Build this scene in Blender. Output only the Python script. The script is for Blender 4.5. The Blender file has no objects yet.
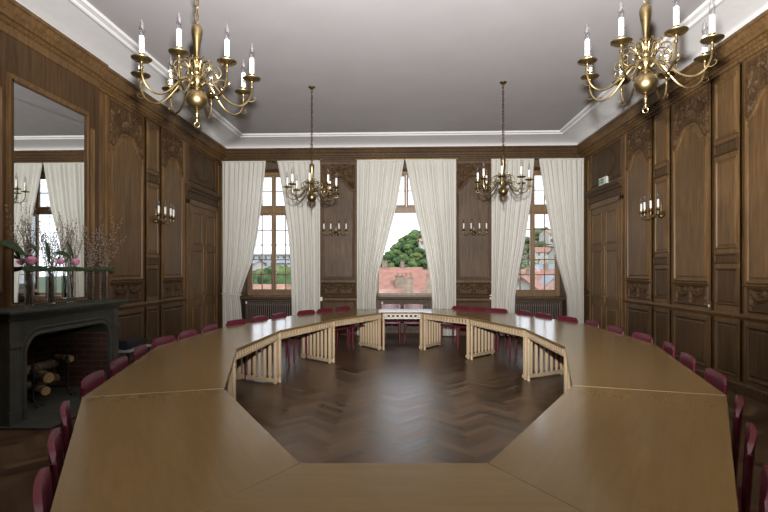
import bpy, bmesh, math, random
import numpy as np
from mathutils import Vector, Matrix, Euler

random.seed(7)
PI = math.pi
scn = bpy.context.scene
COL = scn.collection

# ------------------------------------------------------------------ room measures (metres)
XL, XR = -4.49, 4.36          # side walls
YF, YB = 11.8, -1.3           # window wall, wall behind the photographer
ZC = 4.75                     # flat ceiling
ZW = 4.55                     # top of the panelling
CS = 0.67                     # depth of the coving
S = 0.0375                    # camera turned slightly to the left
F = 480.0


def at(px, Y):
    """room X of something at room depth Y seen at column px"""
    k = (px - 402) / F
    return k * Y / (1 + k * S)


def zat(py, X, Y):
    return 1.6 + (269.5 - py) / F * (Y - X * S)


# ------------------------------------------------------------------ materials
def new_mat(name):
    m = bpy.data.materials.new(name)
    m.use_nodes = True
    nt = m.node_tree
    b = nt.nodes['Principled BSDF']
    return m, nt, b


def plain(name, col, rough=0.5, metal=0.0, noise=0.0, scale=8.0, bump=0.0, **kw):
    m, nt, b = new_mat(name)
    b.inputs['Roughness'].default_value = rough
    b.inputs['Metallic'].default_value = metal
    for k, v in kw.items():
        b.inputs[k.replace('_', ' ')].default_value = v
    tc = nt.nodes.new('ShaderNodeTexCoord')
    n = nt.nodes.new('ShaderNodeTexNoise')
    n.inputs['Scale'].default_value = scale
    n.inputs['Detail'].default_value = 5
    nt.links.new(tc.outputs['Object'], n.inputs['Vector'])
    r = nt.nodes.new('ShaderNodeValToRGB')
    r.color_ramp.elements[0].position = 0.3
    r.color_ramp.elements[1].position = 0.7
    r.color_ramp.elements[0].color = tuple(c * (1 - noise) for c in col) + (1,)
    r.color_ramp.elements[1].color = tuple(min(1, c * (1 + noise)) for c in col) + (1,)
    nt.links.new(n.outputs['Fac'], r.inputs['Fac'])
    nt.links.new(r.outputs['Color'], b.inputs['Base Color'])
    if bump:
        bp = nt.nodes.new('ShaderNodeBump')
        bp.inputs['Strength'].default_value = bump
        bp.inputs['Distance'].default_value = 0.01
        nt.links.new(n.outputs['Fac'], bp.inputs['Height'])
        nt.links.new(bp.outputs['Normal'], b.inputs['Normal'])
    return m


def wood(name, dark, light, scl=(9, 9, 0.7), rough=0.42, bump=0.15, blotch=0.25, spec=0.5):
    m, nt, b = new_mat(name)
    L = nt.links
    tc = nt.nodes.new('ShaderNodeTexCoord')
    mp = nt.nodes.new('ShaderNodeMapping')
    mp.inputs['Scale'].default_value = scl
    L.new(tc.outputs['Object'], mp.inputs['Vector'])
    n = nt.nodes.new('ShaderNodeTexNoise')
    n.inputs['Scale'].default_value = 3.0
    n.inputs['Detail'].default_value = 8
    n.inputs['Roughness'].default_value = 0.65
    n.inputs['Distortion'].default_value = 0.4
    L.new(mp.outputs['Vector'], n.inputs['Vector'])
    n2 = nt.nodes.new('ShaderNodeTexNoise')
    n2.inputs['Scale'].default_value = 1.1
    n2.inputs['Detail'].default_value = 3
    L.new(tc.outputs['Object'], n2.inputs['Vector'])
    r = nt.nodes.new('ShaderNodeValToRGB')
    r.color_ramp.elements[0].position = 0.32
    r.color_ramp.elements[1].position = 0.68
    r.color_ramp.elements[0].color = tuple(dark) + (1,)
    r.color_ramp.elements[1].color = tuple(light) + (1,)
    L.new(n.outputs['Fac'], r.inputs['Fac'])
    mx = nt.nodes.new('ShaderNodeMix')
    mx.data_type = 'RGBA'
    mx.blend_type = 'MULTIPLY'
    mr = nt.nodes.new('ShaderNodeMapRange')
    mr.inputs['From Min'].default_value = 0.3
    mr.inputs['From Max'].default_value = 0.7
    mr.inputs['To Min'].default_value = 1 - blotch
    mr.inputs['To Max'].default_value = 1 + blotch * 0.4
    L.new(n2.outputs['Fac'], mr.inputs['Value'])
    mx.inputs['Factor'].default_value = 1.0
    L.new(r.outputs['Color'], mx.inputs['A'])
    L.new(mr.outputs['Result'], mx.inputs['B'])
    L.new(mx.outputs['Result'], b.inputs['Base Color'])
    b.inputs['Roughness'].default_value = rough
    b.inputs['Specular IOR Level'].default_value = spec
    bp = nt.nodes.new('ShaderNodeBump')
    bp.inputs['Strength'].default_value = bump
    bp.inputs['Distance'].default_value = 0.004
    L.new(n.outputs['Fac'], bp.inputs['Height'])
    L.new(bp.outputs['Normal'], b.inputs['Normal'])
    return m


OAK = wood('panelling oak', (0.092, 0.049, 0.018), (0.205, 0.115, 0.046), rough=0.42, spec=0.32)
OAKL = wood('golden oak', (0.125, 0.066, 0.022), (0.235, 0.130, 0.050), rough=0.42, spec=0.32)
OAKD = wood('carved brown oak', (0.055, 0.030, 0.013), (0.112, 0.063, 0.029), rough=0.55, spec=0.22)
OAKG = wood('grey faded oak', (0.075, 0.047, 0.028), (0.150, 0.100, 0.066), rough=0.5, spec=0.25)
FRAMEW = wood('window oak', (0.16, 0.095, 0.045), (0.30, 0.185, 0.09), rough=0.4)
TABLE = wood('pale maple veneer', (0.205, 0.131, 0.050), (0.236, 0.152, 0.060), scl=(0.8, 9, 9), rough=0.17, bump=0.01, blotch=0.08, spec=0.55)
TABLEV = wood('pale maple turned', (0.56, 0.42, 0.26), (0.70, 0.55, 0.37), scl=(9, 9, 0.8), rough=0.35, bump=0.03, blotch=0.1)
PALEW = plain('lit cream wood', (0.72, 0.66, 0.58), 0.5)  # far apron only: its bright, lit look is put into the wood colour
EDGE = plain('pale table lipping', (0.55, 0.40, 0.22), 0.4)
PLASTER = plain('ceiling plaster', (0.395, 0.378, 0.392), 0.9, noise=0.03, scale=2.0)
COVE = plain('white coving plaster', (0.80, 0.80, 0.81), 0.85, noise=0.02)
BACKW = plain('back wall plaster', (0.30, 0.24, 0.18), 0.9, noise=0.05)
STONE = plain('green grey sandstone', (0.048, 0.051, 0.037), 0.75, noise=0.22, scale=6, bump=0.3)
STONEL = plain('pale worn stone', (0.062, 0.061, 0.048), 0.75, noise=0.2, scale=6, bump=0.3)
SOOT = plain('sooty iron', (0.012, 0.011, 0.010), 0.6, noise=0.3)
BARK = plain('log bark', (0.20, 0.15, 0.10), 0.9, noise=0.6, scale=14, bump=0.8)
LOGEND = plain('sawn log end', (0.45, 0.27, 0.12), 0.8, noise=0.3, scale=20)
LEATHER = plain('burgundy leather', (0.125, 0.011, 0.028), 0.38, noise=0.12, scale=30, bump=0.08)
LEATHERD = plain('burgundy leather stitching', (0.10, 0.010, 0.026), 0.5)
BRASS = plain('aged brass', (0.27, 0.205, 0.100), 0.36, 1.0, noise=0.25, scale=25)
BRASSD = plain('dull brass chain', (0.25, 0.18, 0.085), 0.4, 1.0, noise=0.2, scale=25)
CANDLE = plain('white candle sleeve', (0.86, 0.86, 0.84), 0.5)
RADIAT = plain('brown radiator enamel', (0.075, 0.050, 0.033), 0.45, noise=0.1)
WHITEP = plain('white plastic', (0.8, 0.8, 0.77), 0.4)
BLACKP = plain('black cloth', (0.012, 0.012, 0.014), 0.8, noise=0.2)
GREYT = plain('pale grey laminate', (0.40, 0.40, 0.42), 0.5)
LEAF = plain('dark green leaf', (0.030, 0.065, 0.018), 0.45, noise=0.4, scale=20)
MOSS = plain('green leaf binding', (0.055, 0.085, 0.040), 0.7, noise=0.4, scale=30)
TWIG = plain('brown twig', (0.09, 0.055, 0.035), 0.8, noise=0.3)
BUD = plain('silvery catkin', (0.30, 0.24, 0.19), 0.8, noise=0.2)
PETAL = plain('pink peony petal', (0.80, 0.33, 0.52), 0.6, noise=0.12, scale=30)
SIGNG = plain('exit sign green', (0.03, 0.22, 0.09), 0.4)


def mat_curtain():
    m, nt, b = new_mat('cream curtain cloth')
    L = nt.links
    out = nt.nodes['Material Output']
    b.inputs['Base Color'].default_value = (0.86, 0.845, 0.79, 1)
    b.inputs['Roughness'].default_value = 0.9
    b.inputs['Specular IOR Level'].default_value = 0.1
    tr = nt.nodes.new('ShaderNodeBsdfTranslucent')
    tr.inputs['Color'].default_value = (0.84, 0.82, 0.76, 1)
    mx = nt.nodes.new('ShaderNodeMixShader')
    mx.inputs[0].default_value = 0.30
    L.new(b.outputs[0], mx.inputs[1])
    L.new(tr.outputs[0], mx.inputs[2])
    L.new(mx.outputs[0], out.inputs[0])
    return m


def mat_pane(name='window glass', gl=0.06, tint=(1, 1, 1)):
    m, nt, b = new_mat(name)
    out = nt.nodes['Material Output']
    nt.nodes.remove(b)
    t = nt.nodes.new('ShaderNodeBsdfTransparent')
    t.inputs[0].default_value = tuple(tint) + (1,)
    g = nt.nodes.new('ShaderNodeBsdfGlossy')
    g.inputs['Roughness'].default_value = 0.02
    f = nt.nodes.new('ShaderNodeLayerWeight')
    f.inputs['Blend'].default_value = 0.25
    mr = nt.nodes.new('ShaderNodeMapRange')
    mr.inputs['To Min'].default_value = gl
    mr.inputs['To Max'].default_value = 0.7
    nt.links.new(f.outputs['Facing'], mr.inputs['Value'])
    mx = nt.nodes.new('ShaderNodeMixShader')
    nt.links.new(mr.outputs['Result'], mx.inputs[0])
    nt.links.new(t.outputs[0], mx.inputs[1])
    nt.links.new(g.outputs[0], mx.inputs[2])
    nt.links.new(mx.outputs[0], out.inputs[0])
    return m


def mat_mirror():
    m, nt, b = new_mat('silvered mirror glass')
    b.inputs['Base Color'].default_value = (0.80, 0.82, 0.81, 1)
    b.inputs['Metallic'].default_value = 1
    b.inputs['Roughness'].default_value = 0.01
    return m


def mat_brick():
    m, nt, b = new_mat('firebrick')
    L = nt.links
    tc = nt.nodes.new('ShaderNodeTexCoord')
    sp = nt.nodes.new('ShaderNodeSeparateXYZ')
    cb = nt.nodes.new('ShaderNodeCombineXYZ')
    ad = nt.nodes.new('ShaderNodeMath')
    L.new(tc.outputs['Object'], sp.inputs[0])
    L.new(sp.outputs[0], ad.inputs[0])
    L.new(sp.outputs[1], ad.inputs[1])
    L.new(ad.outputs[0], cb.inputs[0])
    L.new(sp.outputs[2], cb.inputs[1])
    br = nt.nodes.new('ShaderNodeTexBrick')
    br.inputs['Color1'].default_value = (0.16, 0.060, 0.032, 1)
    br.inputs['Color2'].default_value = (0.10, 0.045, 0.028, 1)
    br.inputs['Mortar'].default_value = (0.15, 0.125, 0.095, 1)
    br.inputs['Scale'].default_value = 1.0
    br.inputs['Brick Width'].default_value = 0.23
    br.inputs['Row Height'].default_value = 0.075
    br.inputs['Mortar Size'].default_value = 0.009
    L.new(cb.outputs[0], br.inputs['Vector'])
    n = nt.nodes.new('ShaderNodeTexNoise')
    n.inputs['Scale'].default_value = 9
    L.new(tc.outputs['Object'], n.inputs['Vector'])
    mx = nt.nodes.new('ShaderNodeMix')
    mx.data_type = 'RGBA'
    mx.blend_type = 'MULTIPLY'
    mx.inputs['Factor'].default_value = 0.6
    L.new(br.outputs['Color'], mx.inputs['A'])
    L.new(n.outputs['Color'], mx.inputs['B'])
    L.new(mx.outputs['Result'], b.inputs['Base Color'])
    bp = nt.nodes.new('ShaderNodeBump')
    bp.invert = True
    bp.inputs['Distance'].default_value = 0.01
    L.new(br.outputs['Fac'], bp.inputs['Height'])
    L.new(bp.outputs['Normal'], b.inputs['Normal'])
    b.inputs['Roughness'].default_value = 0.85
    return m


def mat_floor():
    m, nt, b = new_mat('herringbone parquet')
    L = nt.links
    at_ = nt.nodes.new('ShaderNodeAttribute')
    at_.attribute_name = 'plank'
    uv = nt.nodes.new('ShaderNodeUVMap')
    mp = nt.nodes.new('ShaderNodeMapping')
    mp.inputs['Scale'].default_value = (1.5, 22, 1)
    L.new(uv.outputs[0], mp.inputs['Vector'])
    n = nt.nodes.new('ShaderNodeTexNoise')
    n.inputs['Scale'].default_value = 2.5
    n.inputs['Detail'].default_value = 7
    L.new(mp.outputs[0], n.inputs['Vector'])
    add = nt.nodes.new('ShaderNodeMath')
    add.operation = 'MULTIPLY_ADD'
    add.inputs[1].default_value = 0.45
    L.new(n.outputs['Fac'], add.inputs[0])
    sc = nt.nodes.new('ShaderNodeMath')
    sc.operation = 'MULTIPLY'
    sc.inputs[1].default_value = 0.55
    L.new(at_.outputs['Fac'], sc.inputs[0])
    L.new(sc.outputs[0], add.inputs[2])
    r = nt.nodes.new('ShaderNodeValToRGB')
    r.color_ramp.elements[0].position = 0.25
    r.color_ramp.elements[1].position = 0.75
    r.color_ramp.elements[0].color = (0.042, 0.023, 0.012, 1)
    r.color_ramp.elements[1].color = (0.165, 0.098, 0.052, 1)
    L.new(add.outputs[0], r.inputs['Fac'])
    L.new(r.outputs['Color'], b.inputs['Base Color'])
    rr = nt.nodes.new('ShaderNodeMapRange')
    rr.inputs['To Min'].default_value = 0.25
    rr.inputs['To Max'].default_value = 0.42
    L.new(add.outputs[0], rr.inputs['Value'])
    L.new(rr.outputs['Result'], b.inputs['Roughness'])
    bp = nt.nodes.new('ShaderNodeBump')
    bp.inputs['Strength'].default_value = 0.04
    bp.inputs['Distance'].default_value = 0.004
    L.new(add.outputs[0], bp.inputs['Height'])
    L.new(bp.outputs['Normal'], b.inputs['Normal'])
    return m


CURT = mat_curtain()
PANE = mat_pane()
BULB = mat_pane('clear bulb glass', 0.18, (0.93, 0.93, 0.95))
VASEG = mat_pane('clear vase glass', 0.08, (0.985, 0.992, 0.99))
MIRR = mat_mirror()
BRICK = mat_brick()
FLOOR = mat_floor()


# ------------------------------------------------------------------ mesh builder
class MB:
    def __init__(self):
        self.v, self.f, self.mi = [], [], []
        self.m = Matrix.Identity(4)
        self.mat = 0

    def add(self, vs, fs):
        o = len(self.v)
        for p in vs:
            self.v.append(tuple(self.m @ Vector(p)))
        for f in fs:
            self.f.append(tuple(i + o for i in f))
            self.mi.append(self.mat)

    def box(self, a, b, ch=0.0):
        x0, y0, z0 = a
        x1, y1, z1 = b
        if x0 > x1: x0, x1 = x1, x0
        if y0 > y1: y0, y1 = y1, y0
        if z0 > z1: z0, z1 = z1, z0
        if not ch:
            vs = [(x0, y0, z0), (x1, y0, z0), (x1, y1, z0), (x0, y1, z0), (x0, y0, z1), (x1, y0, z1), (x1, y1, z1), (x0, y1, z1)]
            self.add(vs, [(0, 3, 2, 1), (4, 5, 6, 7), (0, 1, 5, 4), (1, 2, 6, 5), (2, 3, 7, 6), (3, 0, 4, 7)])
            return
        bm = bmesh.new()
        bmesh.ops.create_cube(bm, size=1)
        for v in bm.verts:
            v.co = ((x0 + x1) / 2 + v.co.x * (x1 - x0), (y0 + y1) / 2 + v.co.y * (y1 - y0), (z0 + z1) / 2 + v.co.z * (z1 - z0))
        bmesh.ops.bevel(bm, geom=bm.edges[:], offset=ch, segments=2, affect='EDGES', profile=0.6)
        self.bm(bm)

    def bm(self, bm):
        bm.verts.ensure_lookup_table()
        self.add([v.co.copy() for v in bm.verts], [[v.index for v in f.verts] for f in bm.faces])
        bm.free()

    def lathe(self, prof, n=20, c=(0, 0, 0)):
        vs, fs = [], []
        k = len(prof)
        for i in range(n):
            a = 2 * PI * i / n
            for r, z in prof:
                vs.append((c[0] + r * math.cos(a), c[1] + r * math.sin(a), c[2] + z))
        for i in range(n):
            j = (i + 1) % n
            for q in range(k - 1):
                fs.append((i * k + q, j * k + q, j * k + q + 1, i * k + q + 1))
        if prof[0][0] > 1e-4: fs.append(tuple(i * k for i in range(n))[::-1])
        if prof[-1][0] > 1e-4: fs.append(tuple(i * k + k - 1 for i in range(n)))
        self.add(vs, fs)

    def tube(self, pts, rad, n=8, closed=False):
        pts = [Vector(p) for p in pts]
        m = len(pts)
        rs = rad if isinstance(rad, (list, tuple)) else [rad] * m
        vs, fs = [], []
        up = None
        for i, p in enumerate(pts):
            if closed:
                t = pts[(i + 1) % m] - pts[i - 1]
            else:
                t = pts[min(i + 1, m - 1)] - pts[max(i - 1, 0)]
            t.normalize()
            if up is None:
                up = Vector((0, 0, 1)) if abs(t.z) < 0.9 else Vector((1, 0, 0))
            a = up - t * up.dot(t)
            if a.length < 1e-5: a = t.orthogonal()
            a.normalize()
            up = a
            b = t.cross(a)
            for j in range(n):
                w = 2 * PI * j / n
                vs.append(p + (a * math.cos(w) + b * math.sin(w)) * rs[i])
        rng = m if closed else m - 1
        for i in range(rng):
            i2 = (i + 1) % m
            for j in range(n):
                j2 = (j + 1) % n
                fs.append((i * n + j, i * n + j2, i2 * n + j2, i2 * n + j))
        if not closed:
            fs.append(tuple(range(n))[::-1])
            fs.append(tuple((m - 1) * n + j for j in range(n)))
        self.add(vs, fs)

    def prism(self, poly, z0, z1):
        n = len(poly)
        vs = [(x, y, z0) for x, y in poly] + [(x, y, z1) for x, y in poly]
        fs = [tuple(range(n))[::-1], tuple(range(n, 2 * n))]
        for i in range(n):
            j = (i + 1) % n
            fs.append((i, j, n + j, n + i))
        self.add(vs, fs)

    def sphere(self, c, r, sub=2, sc=(1, 1, 1), jit=0.0, seed=0):
        bm = bmesh.new()
        bmesh.ops.create_icosphere(bm, subdivisions=sub, radius=1)
        rnd = random.Random(seed)
        for v in bm.verts:
            k = 1 + (rnd.random() - 0.5) * 2 * jit
            v.co = Vector((c[0] + v.co.x * r * sc[0] * k, c[1] + v.co.y * r * sc[1] * k, c[2] + v.co.z * r * sc[2] * k))
        self.bm(bm)

    def build(self, name, mats, parent=None, smooth=False, loc=None, auto=True):
        me = bpy.data.meshes.new(name)
        me.from_pydata(self.v, [], self.f)
        if not isinstance(mats, (list, tuple)): mats = [mats]
        for m in mats: me.materials.append(m)
        if len(mats) > 1:
            me.polygons.foreach_set('material_index', self.mi)
        bm = bmesh.new()
        bm.from_mesh(me)
        bmesh.ops.recalc_face_normals(bm, faces=bm.faces)
        bm.to_mesh(me)
        bm.free()
        if smooth:
            me.shade_smooth()
            if auto:
                me.set_sharp_from_angle(angle=math.radians(40))
        o = bpy.data.objects.new(name, me)
        COL.objects.link(o)
        if parent is not None: o.parent = parent
        if loc is not None: o.location = loc
        return o


def recenter(o):
    """put the origin of a world-space mesh at its base centre"""
    me = o.data
    co = np.array([v.co[:] for v in me.vertices])
    c = Vector(((co[:, 0].min() + co[:, 0].max()) / 2, (co[:, 1].min() + co[:, 1].max()) / 2, co[:, 2].min()))
    me.transform(Matrix.Translation(-c))
    o.location = c
    return o


def tag(o, label=None, cat=None, group=None, kind=None):
    if label: o['label'] = label
    if cat: o['category'] = cat
    if group: o['group'] = group
    if kind: o['kind'] = kind
    return o


def empty(name, loc=(0, 0, 0), rz=0.0, label=None, cat=None, group=None, kind=None):
    o = bpy.data.objects.new(name, None)
    COL.objects.link(o)
    o.location = loc
    o.rotation_euler = (0, 0, rz)
    o.empty_display_size = 0.1
    return tag(o, label, cat, group, kind)


def children(o):
    return [c for c in COL.objects if c.parent == o]


def copy_tree(o, parent=None):
    c = o.copy()
    COL.objects.link(c)
    c.parent = parent
    for ch in children(o):
        copy_tree(ch, c)
    return c


# ------------------------------------------------------------------ panelling helpers (u along wall, z up, n out of the wall)
def wall_matrix(side):
    if side == 'left':      # u = Y, n = +X
        return Matrix(((0, 0, 1, XL), (1, 0, 0, 0), (0, 1, 0, 0), (0, 0, 0, 1)))
    if side == 'right':     # u = Y, n = -X
        return Matrix(((0, 0, -1, XR), (1, 0, 0, 0), (0, 1, 0, 0), (0, 0, 0, 1)))
    if side == 'far':       # u = X, n = -Y
        return Matrix(((1, 0, 0, 0), (0, 0, -1, YF), (0, 1, 0, 0), (0, 0, 0, 1)))


def inset(poly, d):
    n = len(poly)
    out = []
    for i in range(n):
        p0, p1, p2 = Vector(poly[i - 1]), Vector(poly[i]), Vector(poly[(i + 1) % n])
        e1, e2 = (p1 - p0), (p2 - p1)
        if e1.length < 1e-7 or e2.length < 1e-7:
            out.append(tuple(p1)); continue
        e1.normalize(); e2.normalize()
        n1, n2 = Vector((-e1.y, e1.x)), Vector((-e2.y, e2.x))
        b = n1 + n2
        if b.length < 1e-5: b = n1
        b.normalize()
        c = max(0.5, b.dot(n1))
        out.append(tuple(p1 + b * d / c))
    return out


def rings(mb, poly, prof, cap=True):
    """poly counter-clockwise (u,z); prof = [(inset, n), ...]"""
    n = len(poly)
    vs, fs = [], []
    for d, h in prof:
        for (u, z) in inset(poly, d): vs.append((u, z, h))
    for k in range(len(prof) - 1):
        for i in range(n):
            j = (i + 1) % n
            fs.append((k * n + i, k * n + j, (k + 1) * n + j, (k + 1) * n + i))
    if cap:
        fs.append(tuple((len(prof) - 1) * n + i for i in range(n)))
    mb.add(vs, fs)


PROF = [(0.0, 0.0), (0.004, 0.026), (0.022, 0.034), (0.036, 0.026), (0.044, 0.010), (0.060, 0.006), (0.085, 0.020), (0.088, 0.020)]
PROFS = [(0.0, 0.0), (0.003, 0.018), (0.014, 0.024), (0.024, 0.016), (0.030, 0.006), (0.040, 0.004), (0.058, 0.014), (0.060, 0.014)]


def rect(u0, u1, z0, z1):
    return [(u0, z0), (u1, z0), (u1, z1), (u0, z1)]


def arch_z(t, zl, rise):
    t = abs(t)
    if t > 0.80: return zl - 0.035 * math.sin(PI * (1 - t) / 0.20)
    q = t / 0.80
    return zl + rise * (0.5 + 0.5 * math.cos(PI * q ** 1.7)) ** 0.85


def arched(u0, u1, z0, zl, rise, n=40):
    c, h = (u0 + u1) / 2, (u1 - u0) / 2
    p = [(u0, z0), (u1, z0)]
    for i in range(n + 1):
        t = 1 - 2 * i / n
        p.append((c + t * h, arch_z(t, zl, rise)))
    return p


def stroke_field(U, V, strokes):
    H = np.zeros_like(U)
    for pts, w0, w1, hh in strokes:
        m = len(pts)
        for i in range(m - 1):
            ax, ay = pts[i]; bx, by = pts[i + 1]
            w = w0 + (w1 - w0) * i / max(1, m - 2)
            dx, dy = bx - ax, by - ay
            l2 = dx * dx + dy * dy + 1e-12
            t = np.clip(((U - ax) * dx + (V - ay) * dy) / l2, 0, 1)
            d2 = (U - ax - t * dx) ** 2 + (V - ay - t * dy) ** 2
            H = np.maximum(H, hh * np.sqrt(np.clip(1 - d2 / (w * w), 0, 1)))
    return H


def spiral(cx, cy, r0, r1, a0, turns, n=16):
    return [(cx + (r0 + (r1 - r0) * i / n) * math.cos(a0 + 2 * PI * turns * i / n),
             cy + (r0 + (r1 - r0) * i / n) * math.sin(a0 + 2 * PI * turns * i / n)) for i in range(n + 1)]


def leafs(pts, every, ln, sgn=1):
    out = []
    for i in range(2, len(pts) - 1, every):
        dx, dy = pts[i + 1][0] - pts[i][0], pts[i + 1][1] - pts[i][1]
        l = math.hypot(dx, dy) + 1e-9
        nx, ny = -dy / l * sgn, dx / l * sgn
        x, y = pts[i]
        out.append(([(x, y), (x + (nx * 0.8 + dx / l * .5) * ln * 0.5, y + (ny * 0.8 + dy / l * .5) * ln * 0.5), (x + (nx + dx / l * 1.2) * ln * .8, y + (ny + dy / l * 1.2) * ln * .8)], ln * 0.22, ln * 0.08, 0.020))
    return out


def carved_top(mb, u0, u1, zl, rise, ztop, res=90):
    """relief above an arched panel"""
    w = u1 - u0
    c = (u0 + u1) / 2
    h = w / 2
    nz = max(20, int(res * (ztop - zl + 0.05) / w))
    us = np.linspace(u0, u1, res)
    zs = np.linspace(zl - 0.05, ztop, nz)
    U, V = np.meshgrid(us, zs)
    T = (U - c) / h
    A = np.vectorize(lambda t: arch_z(t, zl, rise))(T[0])
    D = V - A[None, :]
    st = []
    for s in (-1, 1):
        a = [(c + s * x * h, zl + y) for x, y in [(0.05, rise + .07), (0.25, rise + .06), (0.45, rise * .75 + .06), (0.62, rise * .45 + .09), (0.8, .16), (0.93, .10)]]
        st.append((a, .035, .02, .03)); st += leafs(a * 1, 1, .13, s) + leafs(a, 1, .10, -s)
        b = spiral(c + s * .62 * h, zl + rise * .9 + .02, .11, .02, PI / 2, -s * 1.4)
        st.append((b, .028, .012, .028)); st += leafs(b, 3, .07, s)
        d = spiral(c + s * .28 * h, ztop - .13, .10, .015, 0 if s > 0 else PI, s * 1.3)
        st.append((d, .026, .012, .026)); st += leafs(d, 3, .07, -s)
        e = [(c + s * x * h, zl + y) for x, y in [(.93, .04), (.9, .18), (.94, .3), (.86, .42), (.92, .52)]]
        st.append((e, .03, .018, .026)); st += leafs(e, 1, .09, 1) + leafs(e, 1, .09, -1)
        g = [(c + s * .1 * h, ztop - .05), (c + s * .5 * h, ztop - .10), (c + s * .85 * h, ztop - .05)]
        st.append((g, .022, .018, .022))
    # shell at the crest
    for k in range(-3, 4):
        an = PI / 2 + k * 0.36
        st.append(([(c, zl + rise + .05), (c + .14 * math.cos(an), zl + rise + .05 + .15 * math.sin(an))], .018, .026, .034))
    H = stroke_field(U, V, st)
    rough = 0.004 * np.sin(U * 61 + 3 * np.sin(V * 37)) * np.sin(V * 73 + 2 * np.sin(U * 41))
    Z = 0.010 + H + rough
    rim = np.exp(-((D - 0.02) / 0.016) ** 2) * 0.034
    Z = np.maximum(Z, 0.008 + rim)
    Z = np.where(D < -0.01, -0.012, Z)
    grid(mb, U, V, Z)


def carved_base(mb, u0, u1, z0, z1, res=64):
    """festoon relief in a low panel"""
    c, h, H_ = (u0 + u1) / 2, (u1 - u0) / 2, z1 - z0
    us = np.linspace(u0, u1, res)
    zs = np.linspace(z0, z1, 34)
    U, V = np.meshgrid(us, zs)
    st = []
    P = lambda x, y: (c + x * h, z0 + y * H_)
    for s in (-1, 1):
        sw = [P(s * x, y) for x, y in [(0.05, .88), (.2, .62), (.42, .5), (.64, .6), (.82, .86)]]
        st.append((sw, .026, .026, .030)); st += leafs(sw, 1, .06, 1) + leafs(sw, 1, .06, -1)
        sp = spiral(P(s * .38, .78)[0], P(0, .78)[1], .055, .012, 0, s * 1.2, 10)
        st.append((sp, .016, .01, .022))
        dr = [P(s * x, y) for x, y in [(.84, .9), (.86, .6), (.84, .35), (.86, .12)]]
        st.append((dr, .030, .014, .030)); st += leafs(dr, 1, .05, 1) + leafs(dr, 1, .05, -1)
    dr = [P(0, y) for y in (.92, .65, .4, .14)]
    st.append((dr, .034, .012, .034)); st += leafs(dr, 1, .06, 1) + leafs(dr, 1, .06, -1)
    Hh = stroke_field(U, V, st)
    E = np.minimum(np.minimum(U - u0, u1 - U), np.minimum(V - z0, z1 - V))
    Z = 0.004 + Hh + 0.022 * np.exp(-((E - 0.018) / 0.010) ** 2)
    Z = np.where(E < 1e-6, 0.0, Z)
    grid(mb, U, V, Z)


def grid(mb, U, V, Z):
    a, b = U.shape
    vs = [(float(U[i, j]), float(V[i, j]), float(Z[i, j])) for i in range(a) for j in range(b)]
    fs = [(i * b + j, i * b + j + 1, (i + 1) * b + j + 1, (i + 1) * b + j) for i in range(a - 1) for j in range(b - 1)]
    mb.add(vs, fs)


def part(side, name, fn, mat, parent, smooth=False):
    mb = MB()
    mb.m = wall_matrix(side)
    fn(mb)
    return mb.build(name, mat, parent, smooth=smooth)


# ------------------------------------------------------------------ floor
def build_floor():
    Lp, W = 0.45, 0.090
    n = 5
    me = bpy.data.meshes.new('floor')
    vs, fs, uvs, val = [], [], [], []
    rnd = random.Random(3)
    c45 = math.sqrt(0.5)

    def plank(x, y, w, h):
        g = 0.004
        q = [(x * W + g * .2, y * W + g * .2), ((x + w) * W - g * .2, y * W + g * .2), ((x + w) * W - g * .2, (y + h) * W - g * .2), (x * W + g * .2, (y + h) * W - g * .2)]
        cx, cy = (x + w / 2) * W, (y + h / 2) * W
        X, Y = (cx - cy) * c45, (cx + cy) * c45 + 5
        if not (XL - .3 < X < XR + .3 and YB - .3 < Y < YF + .9): return
        o = len(vs)
        for a, b in q: vs.append(((a - b) * c45, (a + b) * c45 + 5, 0.0))
        fs.append((o, o + 1, o + 2, o + 3))
        r1, r2 = rnd.random() * 7, rnd.random() * 7
        if w > h: uv = [(0, 0), (.45, 0), (.45, .09), (0, .09)]
        else: uv = [(0, .09), (0, 0), (.45, 0), (.45, .09)]
        uvs.extend([(a + r1, b + r2) for a, b in uv])
        val.append(min(1, max(0, rnd.gauss(0.5, 0.22) + (0.07 if w > h else -0.07))))
    for a in range(-110, 110):
        for b in range(-18, 19):
            x, y = a + n * b, a - n * b
            plank(x, y, n, 1)
            plank(x, y + 1, 1, n)
    o = len(vs)
    vs += [(XL - .4, YB - .4, -0.004), (XR + .4, YB - .4, -0.004), (XR + .4, YF + 1, -0.004), (XL - .4, YF + 1, -0.004)]
    vs += [(x, y, -0.2) for x, y, z in vs[-4:]]
    fs += [(o, o + 1, o + 2, o + 3), (o + 4, o + 7, o + 6, o + 5), (o, o + 4, o + 5, o + 1), (o + 1, o + 5, o + 6, o + 2), (o + 2, o + 6, o + 7, o + 3), (o + 3, o + 7, o + 4, o)]
    uvs += [(0, 0)] * 24
    val += [0.0] * 6
    me.from_pydata(vs, [], fs)
    uvl = me.uv_layers.new(name='UVMap')
    for i, (a, b) in enumerate(uvs): uvl.data[i].uv = (a, b)
    at_ = me.attributes.new('plank', 'FLOAT', 'FACE')
    at_.data.foreach_set('value', val)
    me.materials.append(FLOOR)
    o = bpy.data.objects.new('floor', me)
    COL.objects.link(o)
    tag(o, kind='structure')


build_floor()

# ------------------------------------------------------------------ ceiling: flat field, moulded band, coving
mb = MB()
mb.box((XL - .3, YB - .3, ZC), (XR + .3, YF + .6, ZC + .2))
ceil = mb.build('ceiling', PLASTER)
tag(ceil, kind='structure')

mb = MB()
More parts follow.
